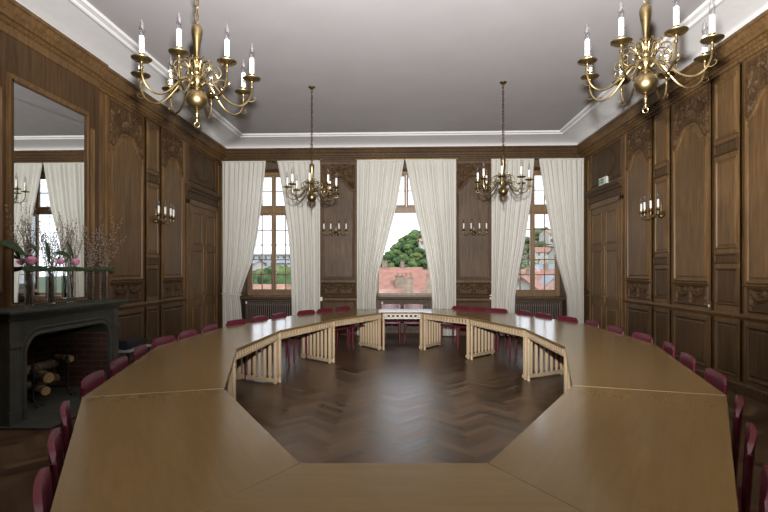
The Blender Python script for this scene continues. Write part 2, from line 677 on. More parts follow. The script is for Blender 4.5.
# band moulding running round the flat ceiling + concave coving, swept round the room as rectangles
def sweep_room(mb, prof):
    """prof = [(distance from wall, z)]"""
    vs, fs = [], []
    k = len(prof)
    for d, z in prof:
        for x, y in ((XL + d, YB + d), (XR - d, YB + d), (XR - d, YF - d), (XL + d, YF - d)):
            vs.append((x, y, z))
    for i in range(k - 1):
        for j in range(4):
            j2 = (j + 1) % 4
            fs.append((i * 4 + j, i * 4 + j2, (i + 1) * 4 + j2, (i + 1) * 4 + j))
    mb.add(vs, fs)
prof = [(0.10, ZW - .01)]
for i in range(9):
    a = i / 8 * PI / 2
    prof.append((0.10 + (CS - .10) * (1 - math.cos(a)), ZW + (ZC - ZW - .02) * math.sin(a)))
sweep_room(mb, prof)
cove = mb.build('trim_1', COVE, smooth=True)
tag(cove, kind='structure')
mb = MB()
sweep_room(mb, [(CS - .02, ZC - .012), (CS - .02, ZC - .05), (CS + .01, ZC - .055), (CS + .03, ZC - .045), (CS + .035, ZC - .03), (CS + .09, ZC - .026), (CS + .10, ZC - .034), (CS + .115, ZC - .034), (CS + .125, ZC - .016), (CS + .13, ZC)])
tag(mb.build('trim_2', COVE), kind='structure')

# ------------------------------------------------------------------ side walls
def cornice_prof():
    return [(0.0, 4.26), (0.03, 4.26), (0.035, 4.30), (0.055, 4.305), (0.06, 4.335), (0.085, 4.345), (0.09, 4.385), (0.125, 4.39), (0.13, 4.43), (0.16, 4.46), (0.185, 4.51), (0.21, 4.52), (0.21, 4.56), (0.0, 4.57)]


def sweep_wall(mb, prof, u0, u1, base=0.0):
    k = len(prof)
    vs = [(u0, z, base + d) for d, z in prof] + [(u1, z, base + d) for d, z in prof]
    fs = [(i, i + 1, k + i + 1, k + i) for i in range(k - 1)]
    fs += [tuple(range(k))[::-1], tuple(range(k, 2 * k))]
    mb.add(vs, fs)


def dentils(mb, u0, u1, base=0.0, step=0.085):
    n = int((u1 - u0) / step)
    for i in range(n):
        u = u0 + (i + .5) * (u1 - u0) / n
        # small egg shaped beads in the cornice
        b = base + .072
        w, h = .030, .022
        vs = [(u - w, 4.362, b), (u, 4.362 - h, b), (u + w, 4.362, b), (u, 4.362 + h, b), (u, 4.362, b + .040)]
        mb.add(vs, [(0, 1, 4), (1, 2, 4), (2, 3, 4), (3, 0, 4)])
        vs = [(u - .030, 4.288, base + .028), (u + .012, 4.268, base + .028), (u + .030, 4.292, base + .028), (u - .012, 4.312, base + .028), (u, 4.29, base + .058)]
        mb.add(vs, [(0, 1, 4), (1, 2, 4), (2, 3, 4), (3, 0, 4)])


RAIL = [(0.0, 0.955), (0.02, 0.955), (0.03, 0.975), (0.05, 0.985), (0.06, 1.0), (0.06, 1.012), (0.03, 1.02), (0.025, 1.03), (0.0, 1.035)]


def bay(side, parent, kind, u0, u1):
    """one bay of panelling"""
    mid = (u0 + u1) / 2
    if kind == 'carved':
        a, b = u0 + .085, u1 - .085
        zl, rise = 3.54, 0.26
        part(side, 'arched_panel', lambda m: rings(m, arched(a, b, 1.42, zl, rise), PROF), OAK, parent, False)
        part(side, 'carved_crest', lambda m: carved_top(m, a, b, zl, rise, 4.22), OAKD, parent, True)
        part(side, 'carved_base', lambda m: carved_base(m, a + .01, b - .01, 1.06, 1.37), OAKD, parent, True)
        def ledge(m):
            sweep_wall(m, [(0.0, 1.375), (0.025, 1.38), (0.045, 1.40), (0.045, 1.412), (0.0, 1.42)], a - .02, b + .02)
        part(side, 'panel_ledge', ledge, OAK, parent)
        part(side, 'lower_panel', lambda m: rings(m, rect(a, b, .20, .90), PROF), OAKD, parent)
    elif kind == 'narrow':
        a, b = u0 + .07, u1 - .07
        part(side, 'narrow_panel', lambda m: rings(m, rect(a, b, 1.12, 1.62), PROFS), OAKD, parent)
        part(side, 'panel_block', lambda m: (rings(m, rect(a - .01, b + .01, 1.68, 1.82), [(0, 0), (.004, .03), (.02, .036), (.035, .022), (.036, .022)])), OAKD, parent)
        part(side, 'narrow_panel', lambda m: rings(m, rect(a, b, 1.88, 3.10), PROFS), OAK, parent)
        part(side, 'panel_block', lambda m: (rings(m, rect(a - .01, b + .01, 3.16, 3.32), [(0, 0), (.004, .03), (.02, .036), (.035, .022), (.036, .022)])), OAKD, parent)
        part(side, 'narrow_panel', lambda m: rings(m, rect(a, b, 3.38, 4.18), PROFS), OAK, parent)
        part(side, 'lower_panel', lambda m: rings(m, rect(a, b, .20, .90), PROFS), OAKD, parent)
    # lighter upright strips flanking each bay
    def stile(m):
        for u in (u0, u1):
            m.box((u - .022, 0.16, 0.0), (u + .022, 4.25, 0.018), 0.006)
    part(side, 'stile', stile, OAKL, parent)


def door_bay(side, num, u0, u1):
    root = empty('door_%d' % num, kind='structure')
    W = u1 - u0
    a, b = u0 + .13, u1 - .13
    # architrave
    def arch(m):
        for s, u in ((1, u0 + .05), (-1, u1 - .05)):
            x0, x1 = sorted((u - s * .03, u + s * .08))
            m.box((x0, 0, 0), (x1, 3.08, .045), .008)
            x0, x1 = sorted((u + s * .04, u + s * .085))
            m.box((x0, 0, .04), (x1, 3.04, .06), .006)
        m.box((u0 + .02, 2.98, 0), (u1 - .02, 3.09, .045), .008)
        m.box((u0 + .09, 2.97, .04), (u1 - .09, 3.01, .06), .006)
    part(side, 'door_frame', arch, OAK, root)
    def over(m):
        sweep_wall(m, [(0, 3.09), (.05, 3.10), (.055, 3.14), (.03, 3.15), (.03, 3.24), (.06, 3.25), (.075, 3.29), (.12, 3.32), (.13, 3.36), (.13, 3.385), (0, 3.40)], u0 + .01, u1 - .01)
    part(side, 'door_cornice', over, OAKD, root)
    def ovalp(m):
        rings(m, rect(u0 + .10, u1 - .10, 3.46, 4.22), PROFS, cap=True)
        c = ((u0 + u1) / 2, 3.86)
        pl = [(c[0] + .46 * math.cos(t * 2 * PI / 40), c[1] + .31 * math.sin(t * 2 * PI / 40)) for t in range(40)]
        rings(m, pl, [(0, .010), (.002, .036), (.018, .042), (.034, .032), (.042, .018), (.10, .024), (.102, .024)])
    part(side, 'oval_panel', ovalp, OAKD, root)
    cz = (a + b) / 2
    for s in (-1, 1):
        x0, x1 = sorted((cz + s * .004, cz + s * (b - a) / 2))
        mb = MB(); mb.m = wall_matrix(side)
        mb.box((x0, .01, .0), (x1, 2.97, .03))
        for z0, z1 in ((.22, .82), (.98, 2.02), (2.14, 2.84)):
            q = rect(x0 + .10, x1 - .10, z0, z1)
            rings(mb, q, [(d, h + .028) for d, h in PROFS])
        leaf = mb.build('door_leaf', OAK, root)
        if s < 0:
            mb = MB(); mb.m = wall_matrix(side)
            mb.box((x1 - .028, .9, .03), (x1 - .012, 2.1, .045), .003)
            mb.build('espagnolette_bolt', BRASSD, leaf)
            mb = MB()
            mb.lathe([(0.0, 0), (.024, .002), (.012, .012), (.010, .03), (.022, .04), (.024, .052), (.0, .06)], 12)
            k = mb.build('door_knob', BRASS, leaf, smooth=True)
            M = wall_matrix(side)
            k.location = M @ Vector((x1 - .06, 1.08, .03))
            k.rotation_euler = (0, PI / 2 if side == 'left' else -PI / 2, 0)
    return root


def side_wall(side, bays, doorb, u_from):
    mb = MB(); mb.m = wall_matrix(side)
    mb.box((YB - .2, 0, -.25), (YF + .5, ZC + .1, 0))
    w = mb.build('wall_' + side, OAK)
    tag(w, kind='structure')
    for kind, a, b in bays:
        bay(side, w, kind, a, b)
    return w


wl = side_wall('left', [('carved', 8.74, 9.72), ('narrow', 8.22, 8.74), ('carved', 7.12, 8.22), ('narrow', 3.2, 3.75), ('carved', 1.9, 3.2), ('narrow', 1.3, 1.9), ('carved', 0.1, 1.3), ('narrow', -.5, .1)], None, 0)
wr = side_wall('right', [('carved', 8.50, 9.53), ('narrow', 7.94, 8.50), ('carved', 6.90, 7.94), ('narrow', 6.32, 6.90), ('carved', 5.28, 6.32), ('narrow', 4.7, 5.28), ('carved', 3.6, 4.7), ('narrow', 3.0, 3.6), ('carved', 1.8, 3.0), ('narrow', 1.2, 1.8), ('carved', .1, 1.2), ('narrow', -.5, .1)], None, 0)
door_bay('left', 1, 9.80, 11.50)
door_bay('right', 2, 9.60, 11.30)
# strip of panelling between door and window wall
for side, w, a in (('left', wl, 11.56), ('right', wr, 11.38)):
    part(side, 'corner_panel', lambda m: rings(m, rect(a, 11.74, 1.1, 4.15), PROFS if side == 'right' else [(0, 0), (.003, .018), (.014, .024), (.024, .012), (.026, .012)]), OAK, w)

# chimney breast (over the mantel) with the mirror frame
CB0, CB1, CBN = 4.40, 6.80, 0.10
mb = MB(); mb.m = wall_matrix('left')
mb.box((CB0, 1.10, 0), (CB1, 4.30, CBN))
cb = mb.build('chimney_breast', OAKD, wl)
MY0, MY1, MZ0, MZ1 = 5.24, 6.47, 1.22, 3.72
MX = XL + CBN + .015
def breast(m):
    q = rect(MY0 - .05, MY1 + .05, MZ0 - .03, MZ1 + .05)
    rings(m, q, [(-.025, CBN), (-.02, CBN + .03), (.0, CBN + .035), (.02, CBN + .025), (.035, CBN + .02)], cap=False)
    for a, b in ((MY1 + .14, CB1 - .12), (CB0 + .12, MY0 - .14)):
        rings(m, rect(a, b, 1.35, 3.6), [(d, h + CBN) for d, h in PROFS])
    m.box((CB0, 4.22, CBN - .01), (CB1, 4.30, CBN + .015), .006)
part('left', 'overmantel_moulding', breast, OAK, cb)
mb = MB()
mb.box((MX - .012, MY0, MZ0), (MX, MY1, MZ1))
mir = mb.build('wall_mirror', MIRR)
recenter(mir)
tag(mir, 'tall rectangular mirror set in the oak panelling above the fireplace', 'mirror')
mb = MB()
def ring_box(mb, x0, x1, y0, y1, z0, z1, t):
    mb.box((x0, y0, z0), (x1, y0 + t, z1)); mb.box((x0, y1 - t, z0), (x1, y1, z1))
    mb.box((x0, y0, z0), (x1, y1, z0 + t)); mb.box((x0, y0, z1 - t), (x1, y1, z1))
ring_box(mb, MX - .014, MX + .01, MY0 - .02, MY1 + .02, MZ0 - .02, MZ1 + .02, .025)
fr = mb.build('mirror_frame', OAKD, mir)
fr.matrix_parent_inverse = Matrix.Translation(-mir.location)

# cornices and rails
k = 3
for side, spans in (('left', [(YB, CB0, 0), (CB0 - .0, CB1, .03), (CB1, YF, 0)]), ('right', [(YB, YF, 0)])):
    mb = MB(); mb.m = wall_matrix(side)
    for a, b, base in spans:
        sweep_wall(mb, cornice_prof(), a, b, base)
        dentils(mb, a, b, base)
    tag(mb.build('trim_%d' % k, OAK), kind='structure'); k += 1
for side, spans in (('left', [(YB, 4.25, 0), (6.85, 9.76, 0), (11.52, YF, 0)]), ('right', [(YB, 9.56, 0), (11.34, YF, 0)])):
    mb = MB(); mb.m = wall_matrix(side)
    for a, b, base in spans:
        sweep_wall(mb, RAIL, a, b, base)
    tag(mb.build('trim_%d' % k, OAK), kind='structure'); k += 1
    mb = MB(); mb.m = wall_matrix(side)
    for a, b, base in spans:
        sweep_wall(mb, [(0, 0), (.035, 0), (.035, .12), (.02, .14), (.015, .16), (0, .165)], a, b, base)
    tag(mb.build('baseboard_' + side, OAKD), kind='structure')

# ------------------------------------------------------------------ window wall
WC = [-3.31, 0.11, 3.30]
HWS = [0.68, 0.80, 0.68]
WZ1 = 4.10
WT = 0.62
GY = YF + .50       # glazing plane
mb = MB()
xs = [XL - .3] + sum([[c - h, c + h] for c, h in zip(WC, HWS)], []) + [XR + .3]
for i in range(0, len(xs), 2):
    mb.box((xs[i], YF, 0), (xs[i + 1], YF + WT, ZC + .1))
for c, HW in zip(WC, HWS):
    mb.box((c - HW, YF, WZ1), (c + HW, YF + WT, ZC + .1))
    mb.box((c - HW, YF + .30, 0), (c + HW, YF + WT, .90))
wf = mb.build('wall_far', OAKG)
tag(wf, kind='structure')
for a, b in ((at(320, YF) + .02, at(356, YF) - .0), (at(455, YF), at(492, YF))):
    mid = (a + b) / 2
    a, b = mid - .48, mid + .48
    zl, rise = 3.62, .24
    part('far', 'arched_panel', lambda m: rings(m, arched(a + .06, b - .06, 1.34, zl, rise), PROF), OAKG, wf)
    part('far', 'carved_crest', lambda m: carved_top(m, a + .06, b - .06, zl, rise, 4.20), OAKD, wf, True)
    part('far', 'carved_base', lambda m: carved_base(m, a + .05, b - .05, .98, 1.28), OAKD, wf, True)
    part('far', 'lower_panel', lambda m: rings(m, rect(a + .05, b - .05, .2, .84), PROFS), OAKD, wf)
    def st(m):
        m.box((a - .03, .16, 0), (a + .02, 4.25, .03), .006); m.box((b - .02, .16, 0), (b + .03, 4.25, .03), .006)
        sweep_wall(m, [(d, z - .06) for d, z in RAIL], a - .03, b + .03)
        sweep_wall(m, [(0, 0), (.035, 0), (.035, .12), (.02, .14), (0, .165)], a - .03, b + .03)
    part('far', 'stile', st, OAKD, wf)
mb = MB(); mb.m = wall_matrix('far')
sweep_wall(mb, cornice_prof(), XL + .15, XR - .15)
tag(mb.build('trim_%d' % k, OAKD), kind='structure'); k += 1

mb = MB()
mb.box((XL - .3, YB - .25, 0), (XR + .3, YB, ZC + .1))
tag(mb.build('wall_back', BACKW), kind='structure')


def frame_xz(mb, x0, x1, z0, z1, y0, y1, t, tb=None):
    tb = tb or t
    mb.box((x0, y0, z0), (x0 + t, y1, z1), .005); mb.box((x1 - t, y0, z0), (x1, y1, z1), .005)
    mb.box((x0 + t, y0, z0), (x1 - t, y1, z0 + tb), .005); mb.box((x0 + t, y0, z1 - t), (x1 - t, y1, z1), .005)


def window(num, c, open_leaf):
    HW = HWS[num - 1]
    root = empty('window_%d' % num, (c, GY, .93), kind='structure')
    Z = lambda z: z - .93
    mb = MB()
    frame_xz(mb, -HW, HW, Z(.93), Z(WZ1), -.05, .05, .07)
    mb.box((-HW, -.065, Z(3.05)), (HW, .05, Z(3.20)), .01)
    mb.build('window_frame', FRAMEW, root)
    mb = MB()
    mb.box((-HW, -.52, Z(.86)), (HW, .04, Z(.93)), .01)
    mb.build('window_sill', OAKD, root)
    # upper lights
    for s in (-1, 1):
        x0, x1 = sorted((s * .004, s * (HW - .07)))
        mb = MB()
        frame_xz(mb, x0, x1, Z(3.20), Z(WZ1 - .07), -.03, .03, .05)
        xm = (x0 + x1) / 2
        mb.box((xm - .012, -.015, Z(3.24)), (xm + .012, .015, Z(4.0)))
        mb.box((x0 + .04, -.015, Z(3.60)), (x1 - .04, .015, Z(3.624)))
        u = mb.build('upper_light', FRAMEW, root)
        mb = MB(); mb.box((x0 + .045, -.003, Z(3.24)), (x1 - .045, .003, Z(3.99)))
        mb.build('pane', PANE, u)
    # casements
    for s in (-1, 1):
        w = HW - .07 - .004
        mb = MB()
        frame_xz(mb, 0, w, 0, 2.05, -.03, .03, .055, .09)
        mb.box((w * .5 - .012, -.014, .05), (w * .5 + .012, .014, 2.0))
        for q in range(1, 5):
            z = .09 + (2.05 - .145) * q / 5
            mb.box((.05, -.014, z - .012), (w - .05, .014, z + .012))
        o = mb.build('casement', FRAMEW, root)
        mb = MB(); mb.box((.05, -.003, .085), (w - .05, .003, 2.0))
        mb.build('pane', PANE, o)
        if s > 0:
            mb = MB()
            mb.box((w - .035, -.05, .05), (w - .020, -.030, 2.0), .003)
            mb.tube([(w - .027, -.04, .95), (w - .027, -.09, .95), (w - .06, -.10, .92)], .008)
            mb.build('espagnolette', BRASSD, o)
        # leaf hinged at the jamb
        o.location = (-(HW - .07) * s, 0, Z(1.0))
        closed = 0 if s < 0 else PI
        # place hinge side
        o.location.x = -(HW - .07) if s < 0 else (HW - .07)
        if open_leaf:
            o.rotation_euler = (0, 0, math.radians(-90) if s < 0 else math.radians(180 + 90))
        else:
            o.rotation_euler = (0, 0, 0 if s < 0 else PI)
    return root


for i, c in enumerate(WC):
    window(i + 1, c, i == 1)

# radiators in the niches
rad_label = ['brown column radiator under the left window', 'brown column radiator under the open middle window', 'brown column radiator under the right window']
for i, c in enumerate(WC):
    root = empty('radiator', (c, YF + .14, 0.0), 0, rad_label[i], 'radiator', 'radiators in the window niches')
    mb = MB()
    n = 22
    for q in range(n):
        x = -.55 + 1.10 * q / (n - 1)
        mb.box((x - .017, -.06, .12), (x + .017, .06, .80), .012)
    mb.box((-.56, -.03, .70), (.56, .03, .74)); mb.box((-.56, -.03, .17), (.56, .03, .21))
    for x in (-.53, .53): mb.box((x - .02, -.05, 0), (x + .02, .05, .14))
    mb.build('radiator_columns', RADIAT, root)
    mb = MB()
    mb.tube([(-.57, 0, .72), (-.60, 0, .72), (-.61, 0, .66), (-.61, 0, 0)], .010)
    mb.build('pipe', RADIAT, root)
    mb = MB(); mb.lathe([(0, 0), (.022, 0), (.026, .02), (.022, .06), (0, .065)], 12)
    v = mb.build('valve', WHITEP, root, True); v.location = (-.60, -.02, .74)

# ------------------------------------------------------------------ curtains
CY = YF - .32
ZTOP = 4.20


def curtain(xo, inner, label, tie=None, seed=0, folds=11):
    """xo outer edge; inner = [(z, x)] from top to floor"""
    rnd = random.Random(seed)
    ph = [rnd.uniform(-.5, .5) for _ in range(folds + 1)]
    nu, nz = folds * 12, 60
    zz = [z for z, x in inner][::-1]
    xx = [x for z, x in inner][::-1]
    mb = MB()
    vs, fs = [], []
    topw = abs(inner[0][1] - xo)
    for j in range(nz + 1):
        z = 0.02 + (ZTOP - 0.02) * j / nz
        xi = float(np.interp(z, zz, xx))
        if tie:
            xo_ = xo
        w = abs(xi - xo)
        comp = topw / max(w, .05)
        amp = min(.085, .036 * comp ** .8) * (0.9 + .1 * math.sin(z * 1.0 + seed))
        if z > ZTOP - .12: amp *= .75
        for i in range(nu + 1):
            s = i / nu
            fold = s * folds
            wob = .12 * math.sin(z * .5 + seed)
            x = xo + (xi - xo) * s
            y = amp * (0.75 + .25 * math.sin(fold * 2.3 + seed)) * math.sin(2 * PI * (fold + .10 * math.sin(fold * 1.7 + seed))) + .010 * math.sin(2 * PI * fold * .37 + seed)
            # soft fall lines
            if tie and z < tie + .9:
                y -= .05 * math.sin(PI * s) * math.exp(-((z - tie - .25) / .35) ** 2)
            vs.append((x, y, z))
    for j in range(nz):
        for i in range(nu):
            a = j * (nu + 1) + i
            fs.append((a, a + 1, a + nu + 2, a + nu + 1))
    mb.add(vs, fs)
    root = empty('curtain', (xo, CY, 0), 0, label, 'curtain', 'cream window curtains')
    mb.v = [(v[0] - xo, v[1], v[2]) for v in mb.v]
    mb.build('curtain_cloth', CURT, root, smooth=True, auto=False)
    mb = MB()
    x1 = inner[0][1] - xo
    mb.box((min(0, x1), -.028, ZTOP - .01), (max(0, x1), .028, ZTOP + .02), .008)
    mb.build('heading_tape', CURT, root)
    if tie:
        xi = float(np.interp(tie, zz, xx)) - xo
        mb = MB()
        e = .10
        loop = []
        for t in range(24):
            an = 2 * PI * t / 24
            loop.append((xi / 2 + (abs(xi) / 2 + .02) * math.cos(an), .10 * math.sin(an), tie - .02 * math.cos(an) * (1 if xi > 0 else -1)))
        mb.tube(loop, .010, 6, True)
        mb.build('tieback_cord', CURT, root, True)
    return root


def E(pts):
    return [(zat(y, at(x, CY), CY), at(x, CY)) for x, y in pts]


def edge(pts):
    e = E(pts)
    e[0] = (ZTOP, e[0][1])
    e.append((0.0, e[-1][1]))
    return e


curtain(at(222.5, CY), edge([(266, 162), (262.5, 200), (258, 235), (252.5, 262), (244, 285), (240, 297), (241.5, 306), (243, 325)]),
        'cream curtain beside the left door, swept back at the left window', tie=1.0, seed=1, folds=9)
curtain(at(320, CY), edge([(277.5, 162), (284, 200), (289, 240), (291, 280), (292, 325)]),
        'cream curtain right of the left window, hanging behind a chandelier', seed=2, folds=8)
curtain(at(357, CY), edge([(404, 160), (401, 180), (396.5, 207), (385, 250), (378, 275), (376, 300), (376, 325)]),
        'cream curtain on the left of the open middle window', seed=3, folds=9)
curtain(at(456, CY), edge([(405.5, 160), (409, 180), (416, 215), (425, 250), (430, 278), (432, 300), (432, 325)]),
        'cream curtain on the right of the open middle window', seed=4, folds=9)
curtain(at(491, CY), edge([(534, 158), (531, 200), (524, 245), (518, 275), (515, 295), (514, 325)]),
        'cream curtain left of the right window, hanging behind a chandelier', seed=5, folds=8)
curtain(at(583.5, CY), edge([(539, 158), (543, 185), (549, 220), (556, 258), (564, 285), (567, 297), (568, 325)]),
        'cream curtain beside the right door, draped across the right window', seed=6, folds=9)

for i, (a, b) in enumerate(((at(222, CY), at(321, CY)), (at(356, CY), at(457, CY)), (at(490, CY), at(583.5, CY)))):
    root = empty('curtain_rod', ((a + b) / 2, CY, 4.235), 0, ['brass curtain rod above the left window', 'brass curtain rod above the middle window', 'brass curtain rod above the right window'][i], 'curtain rod', 'brass curtain rods')
    h = (b - a) / 2
    mb = MB(); mb.tube([(-h, 0, 0), (h, 0, 0)], .014, 10)
    mb.build('rod', BRASS, root, True)
    for s in (-1, 1):
        mb = MB(); mb.sphere((s * (h - .0), 0, 0), .022, 2)
        mb.build('finial', BRASS, root, True)
    for x in (-h + .1, 0, h - .1):
        mb = MB()
        mb.box((x - .012, 0, -.012), (x + .012, YF - CY, .012))
        mb.build('bracket', BRASS, root)
    mb = MB()
    for q in range(30):
        x = -h + .03 + (2 * h - .06) * q / 29
        mb.tube([(x, .018 * math.cos(t), .018 * math.sin(t)) for t in [2 * PI * e / 8 for e in range(8)]], .003, 4, True)
    tag(mb.build('ring', BRASS, root), kind='stuff')

# ------------------------------------------------------------------ conference table
def W(zc, X):
    return (X, zc + X * S)
IL = [(-.448, 2.11), (-1.27, 3.43), (-1.775, 5.16), (-1.70, 6.74), (-1.163, 8.21), (-.384, 9.55)]
IR = [(.378, 2.11), (1.245, 3.52), (1.795, 5.30), (1.77, 6.92), (1.18, 8.53), (.39, 9.55)]
OL = [(-.98, 1.25), (-2.125, 3.19), (-2.72, 5.35), (-2.62, 7.2), (-1.98, 8.95), (-1.0, 10.35)]
OR = [(.90, 1.25), (2.19, 3.24), (2.89, 5.51), (2.86, 7.55), (2.1, 9.45), (1.02, 10.42)]
fix = lambda L: [(x, zc + x * S) for x, zc in L]
IL, IR, OL, OR = map(fix, (IL, IR, OL, OR))
inner = IR + IL[::-1]        # counter-clockwise seen from above, starts near right
outer = OR + OL[::-1]
NSEG = 12
seg_names = ['near right section of the pale maple ring table, reaching the lower right of the view',
             'maple ring table section on the right, second from the camera, beside the carved wall',
             'right hand section of the maple ring table nearest the wall sconce, catching window glare',
             'section of the maple ring table before the right window, glaring with daylight',
             'far right section of the maple ring table, next to the open end bay',
             'short far section of the maple ring table with a pierced apron before the middle window',
             'far left section of the maple ring table, next to the open end bay',
             'section of the maple ring table before the left window, glaring with daylight',
             'left hand section of the maple ring table nearest the left door, catching window glare',
             'maple ring table section on the left, second from the camera, beside the fireplace',
             'near left section of the pale maple ring table, reaching the lower left of the view',
             'nearest short section of the maple ring table, knotty veneer at the bottom of the view']
TZ = 0.75


def baluster_prof():
    return [(.0, .055), (.020, .055), (.024, .07), (.016, .085), (.022, .10), (.024, .13), (.0235, .50), (.021, .545), (.026, .56), (.026, .572), (.018, .582), (.024, .60), (.024, .635), (.0, .635)]


bal_me = None
for i in range(NSEG):
    j = (i + 1) % NSEG
    a, b, c, d = Vector(inner[i]), Vector(inner[j]), Vector(outer[j]), Vector(outer[i])
    mid = (a + b + c + d) / 4
    ang = math.atan2((b - a).y, (b - a).x)
    root = empty('table_section', (mid.x, mid.y, 0), ang, seg_names[i], 'table', 'sections of the ring table')
    R = Matrix.Rotation(-ang, 2)
    loc = [R @ (p - mid) for p in (a, b, c, d)]
    la, lb, lc, ld = loc
    # top (inner edge is la->lb ; inner side is +y in local frame because ring runs counter-clockwise)
    g = .0012
    sh = [inset([tuple(p) for p in (la, ld, lc, lb)], e) for e in (g, g, g + .002)]
    mb = MB()
    n = 4
    vs = [(x, y, TZ - .030) for x, y in sh[0]] + [(x, y, TZ - .002) for x, y in sh[1]] + [(x, y, TZ) for x, y in sh[2]]
    fs = [(3, 2, 1, 0), (8, 9, 10, 11)]
    for q in range(4):
        q2 = (q + 1) % 4
        fs += [(q, q2, 4 + q2, 4 + q), (4 + q, 4 + q2, 8 + q2, 8 + q)]
    mb.add(vs, fs)
    mb.build('tabletop', TABLE, root)
    # apron under the inner edge, made of upright slats between two rails
    def apron(p, q, nrm, nam, z0=.615):
        L = (q - p).length
        dirv = (q - p).normalized()
        A = math.atan2(dirv.y, dirv.x)
        mb = MB()
        mb.m = Matrix.Translation((p.x + nrm.x * .045, p.y + nrm.y * .045, 0)) @ Matrix.Rotation(A, 4, 'Z')
        mb.box((.03, -.012, .700), (L - .03, .012, TZ - .031))
        mb.box((.03, -.014, z0), (L - .03, .014, z0 + .022))
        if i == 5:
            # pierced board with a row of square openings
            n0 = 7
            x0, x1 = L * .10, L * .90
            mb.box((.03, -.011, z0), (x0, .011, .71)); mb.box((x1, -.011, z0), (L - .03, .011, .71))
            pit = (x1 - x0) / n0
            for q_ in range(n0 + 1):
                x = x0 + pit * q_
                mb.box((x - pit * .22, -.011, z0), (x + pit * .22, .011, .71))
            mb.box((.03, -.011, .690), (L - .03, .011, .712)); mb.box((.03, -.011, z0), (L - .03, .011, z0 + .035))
        else:
            n0 = int(L / .080)
            for q_ in range(n0):
                x = .03 + (L - .06) * (q_ + .5) / n0
                mb.box((x - .026, -.008, z0 + .01), (x + .026, .008, .705))
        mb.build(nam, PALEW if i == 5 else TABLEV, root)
    dirv = (lb - la).normalized()
    nr = Vector((dirv.y, -dirv.x))
    if (((lc + ld) / 2) - ((la + lb) / 2)).dot(nr) < 0: nr = -nr
    apron(la, lb, nr, 'slatted_apron')
    if i in (1, 10):
        mb = MB()
        dd = ld - la
        mb.m = Matrix.Translation((la.x, la.y, 0)) @ Matrix.Rotation(math.atan2(dd.y, dd.x), 4, 'Z')
        mb.box((.004, -.004, TZ - .029), (dd.length - .004, .004, TZ + .0012))
        mb.build('edge_lipping', EDGE, root)
    # underframe beam below the outer half
    mb = MB()
    m1 = la.lerp(ld, .72); m2 = lb.lerp(lc, .72)
    mb.m = Matrix.Translation((m1.x, m1.y, 0)) @ Matrix.Rotation(math.atan2((m2 - m1).y, (m2 - m1).x), 4, 'Z')
    mb.box((.05, -.015, .655), ((m2 - m1).length - .05, .015, TZ - .031))
    mb.build('underframe_rail', TABLEV, root)
    # balustrade support along the joint at the section's start, and a single post at its other end
    def support(p, q, off, tag_):
        dv = (q - p)
        L = dv.length
        dv.normalize()
        A = math.atan2(dv.y, dv.x)
        M = Matrix.Translation((p.x, p.y, 0)) @ Matrix.Rotation(A, 4, 'Z') @ Matrix.Translation((0, off, 0))
        mb = MB()
        mb.m = M
        L2 = min(L * .76, .86)
        mb.box((.02, -.035, .02), (L2, .035, .070), .006)
        mb.box((.02, -.025, .632), (L2, .025, TZ - .031), .004)
        mb.box((.022, -.012, .04), (.036, .012, .66)); mb.box((L2 - .016, -.012, .04), (L2 - .002, .012, .66))
        mb.m = M @ Matrix.Translation((.06, 0, 0)); mb.lathe([(0, 0), (.028, 0), (.028, .022), (0, .022)], 12)
        mb.m = M @ Matrix.Translation((L2 - .05, 0, 0)); mb.lathe([(0, 0), (.028, 0), (.028, .022), (0, .022)], 12)
        f = mb.build('support_frame', TABLEV, root)
        nb = 8
        global bal_me
        for q_ in range(nb):
            x = .062 + (L2 - .107) * q_ / (nb - 1)
            w = M @ Vector((x, 0, 0))
            if bal_me is None:
                mm = MB(); mm.lathe([(r * 1.12, z) for r, z in baluster_prof()], 10)
                bo = mm.build('baluster', TABLEV, f, smooth=True)
                bal_me = bo.data
            else:
                bo = bpy.data.objects.new('baluster', bal_me)
                COL.objects.link(bo); bo.parent = f
            bo.location = w
    sgn = 1 if (lb - la).dot(Vector((-(ld - la).y, (ld - la).x))) > 0 else -1
    support(la, ld, sgn * .045, 0)
    mm = MB()
    ux = (lc - lb).normalized()
    px = lb + ux * .055 - dirv * .05
    mm.lathe([(0, 0), (.026, 0), (.026, .02), (.02, .03)] + baluster_prof()[2:-1] + [(.024, TZ - .031), (0, TZ - .031)], 12)
    post = mm.build('corner_post', TABLEV, root, smooth=True)
    post.location = (px.x, px.y, 0)

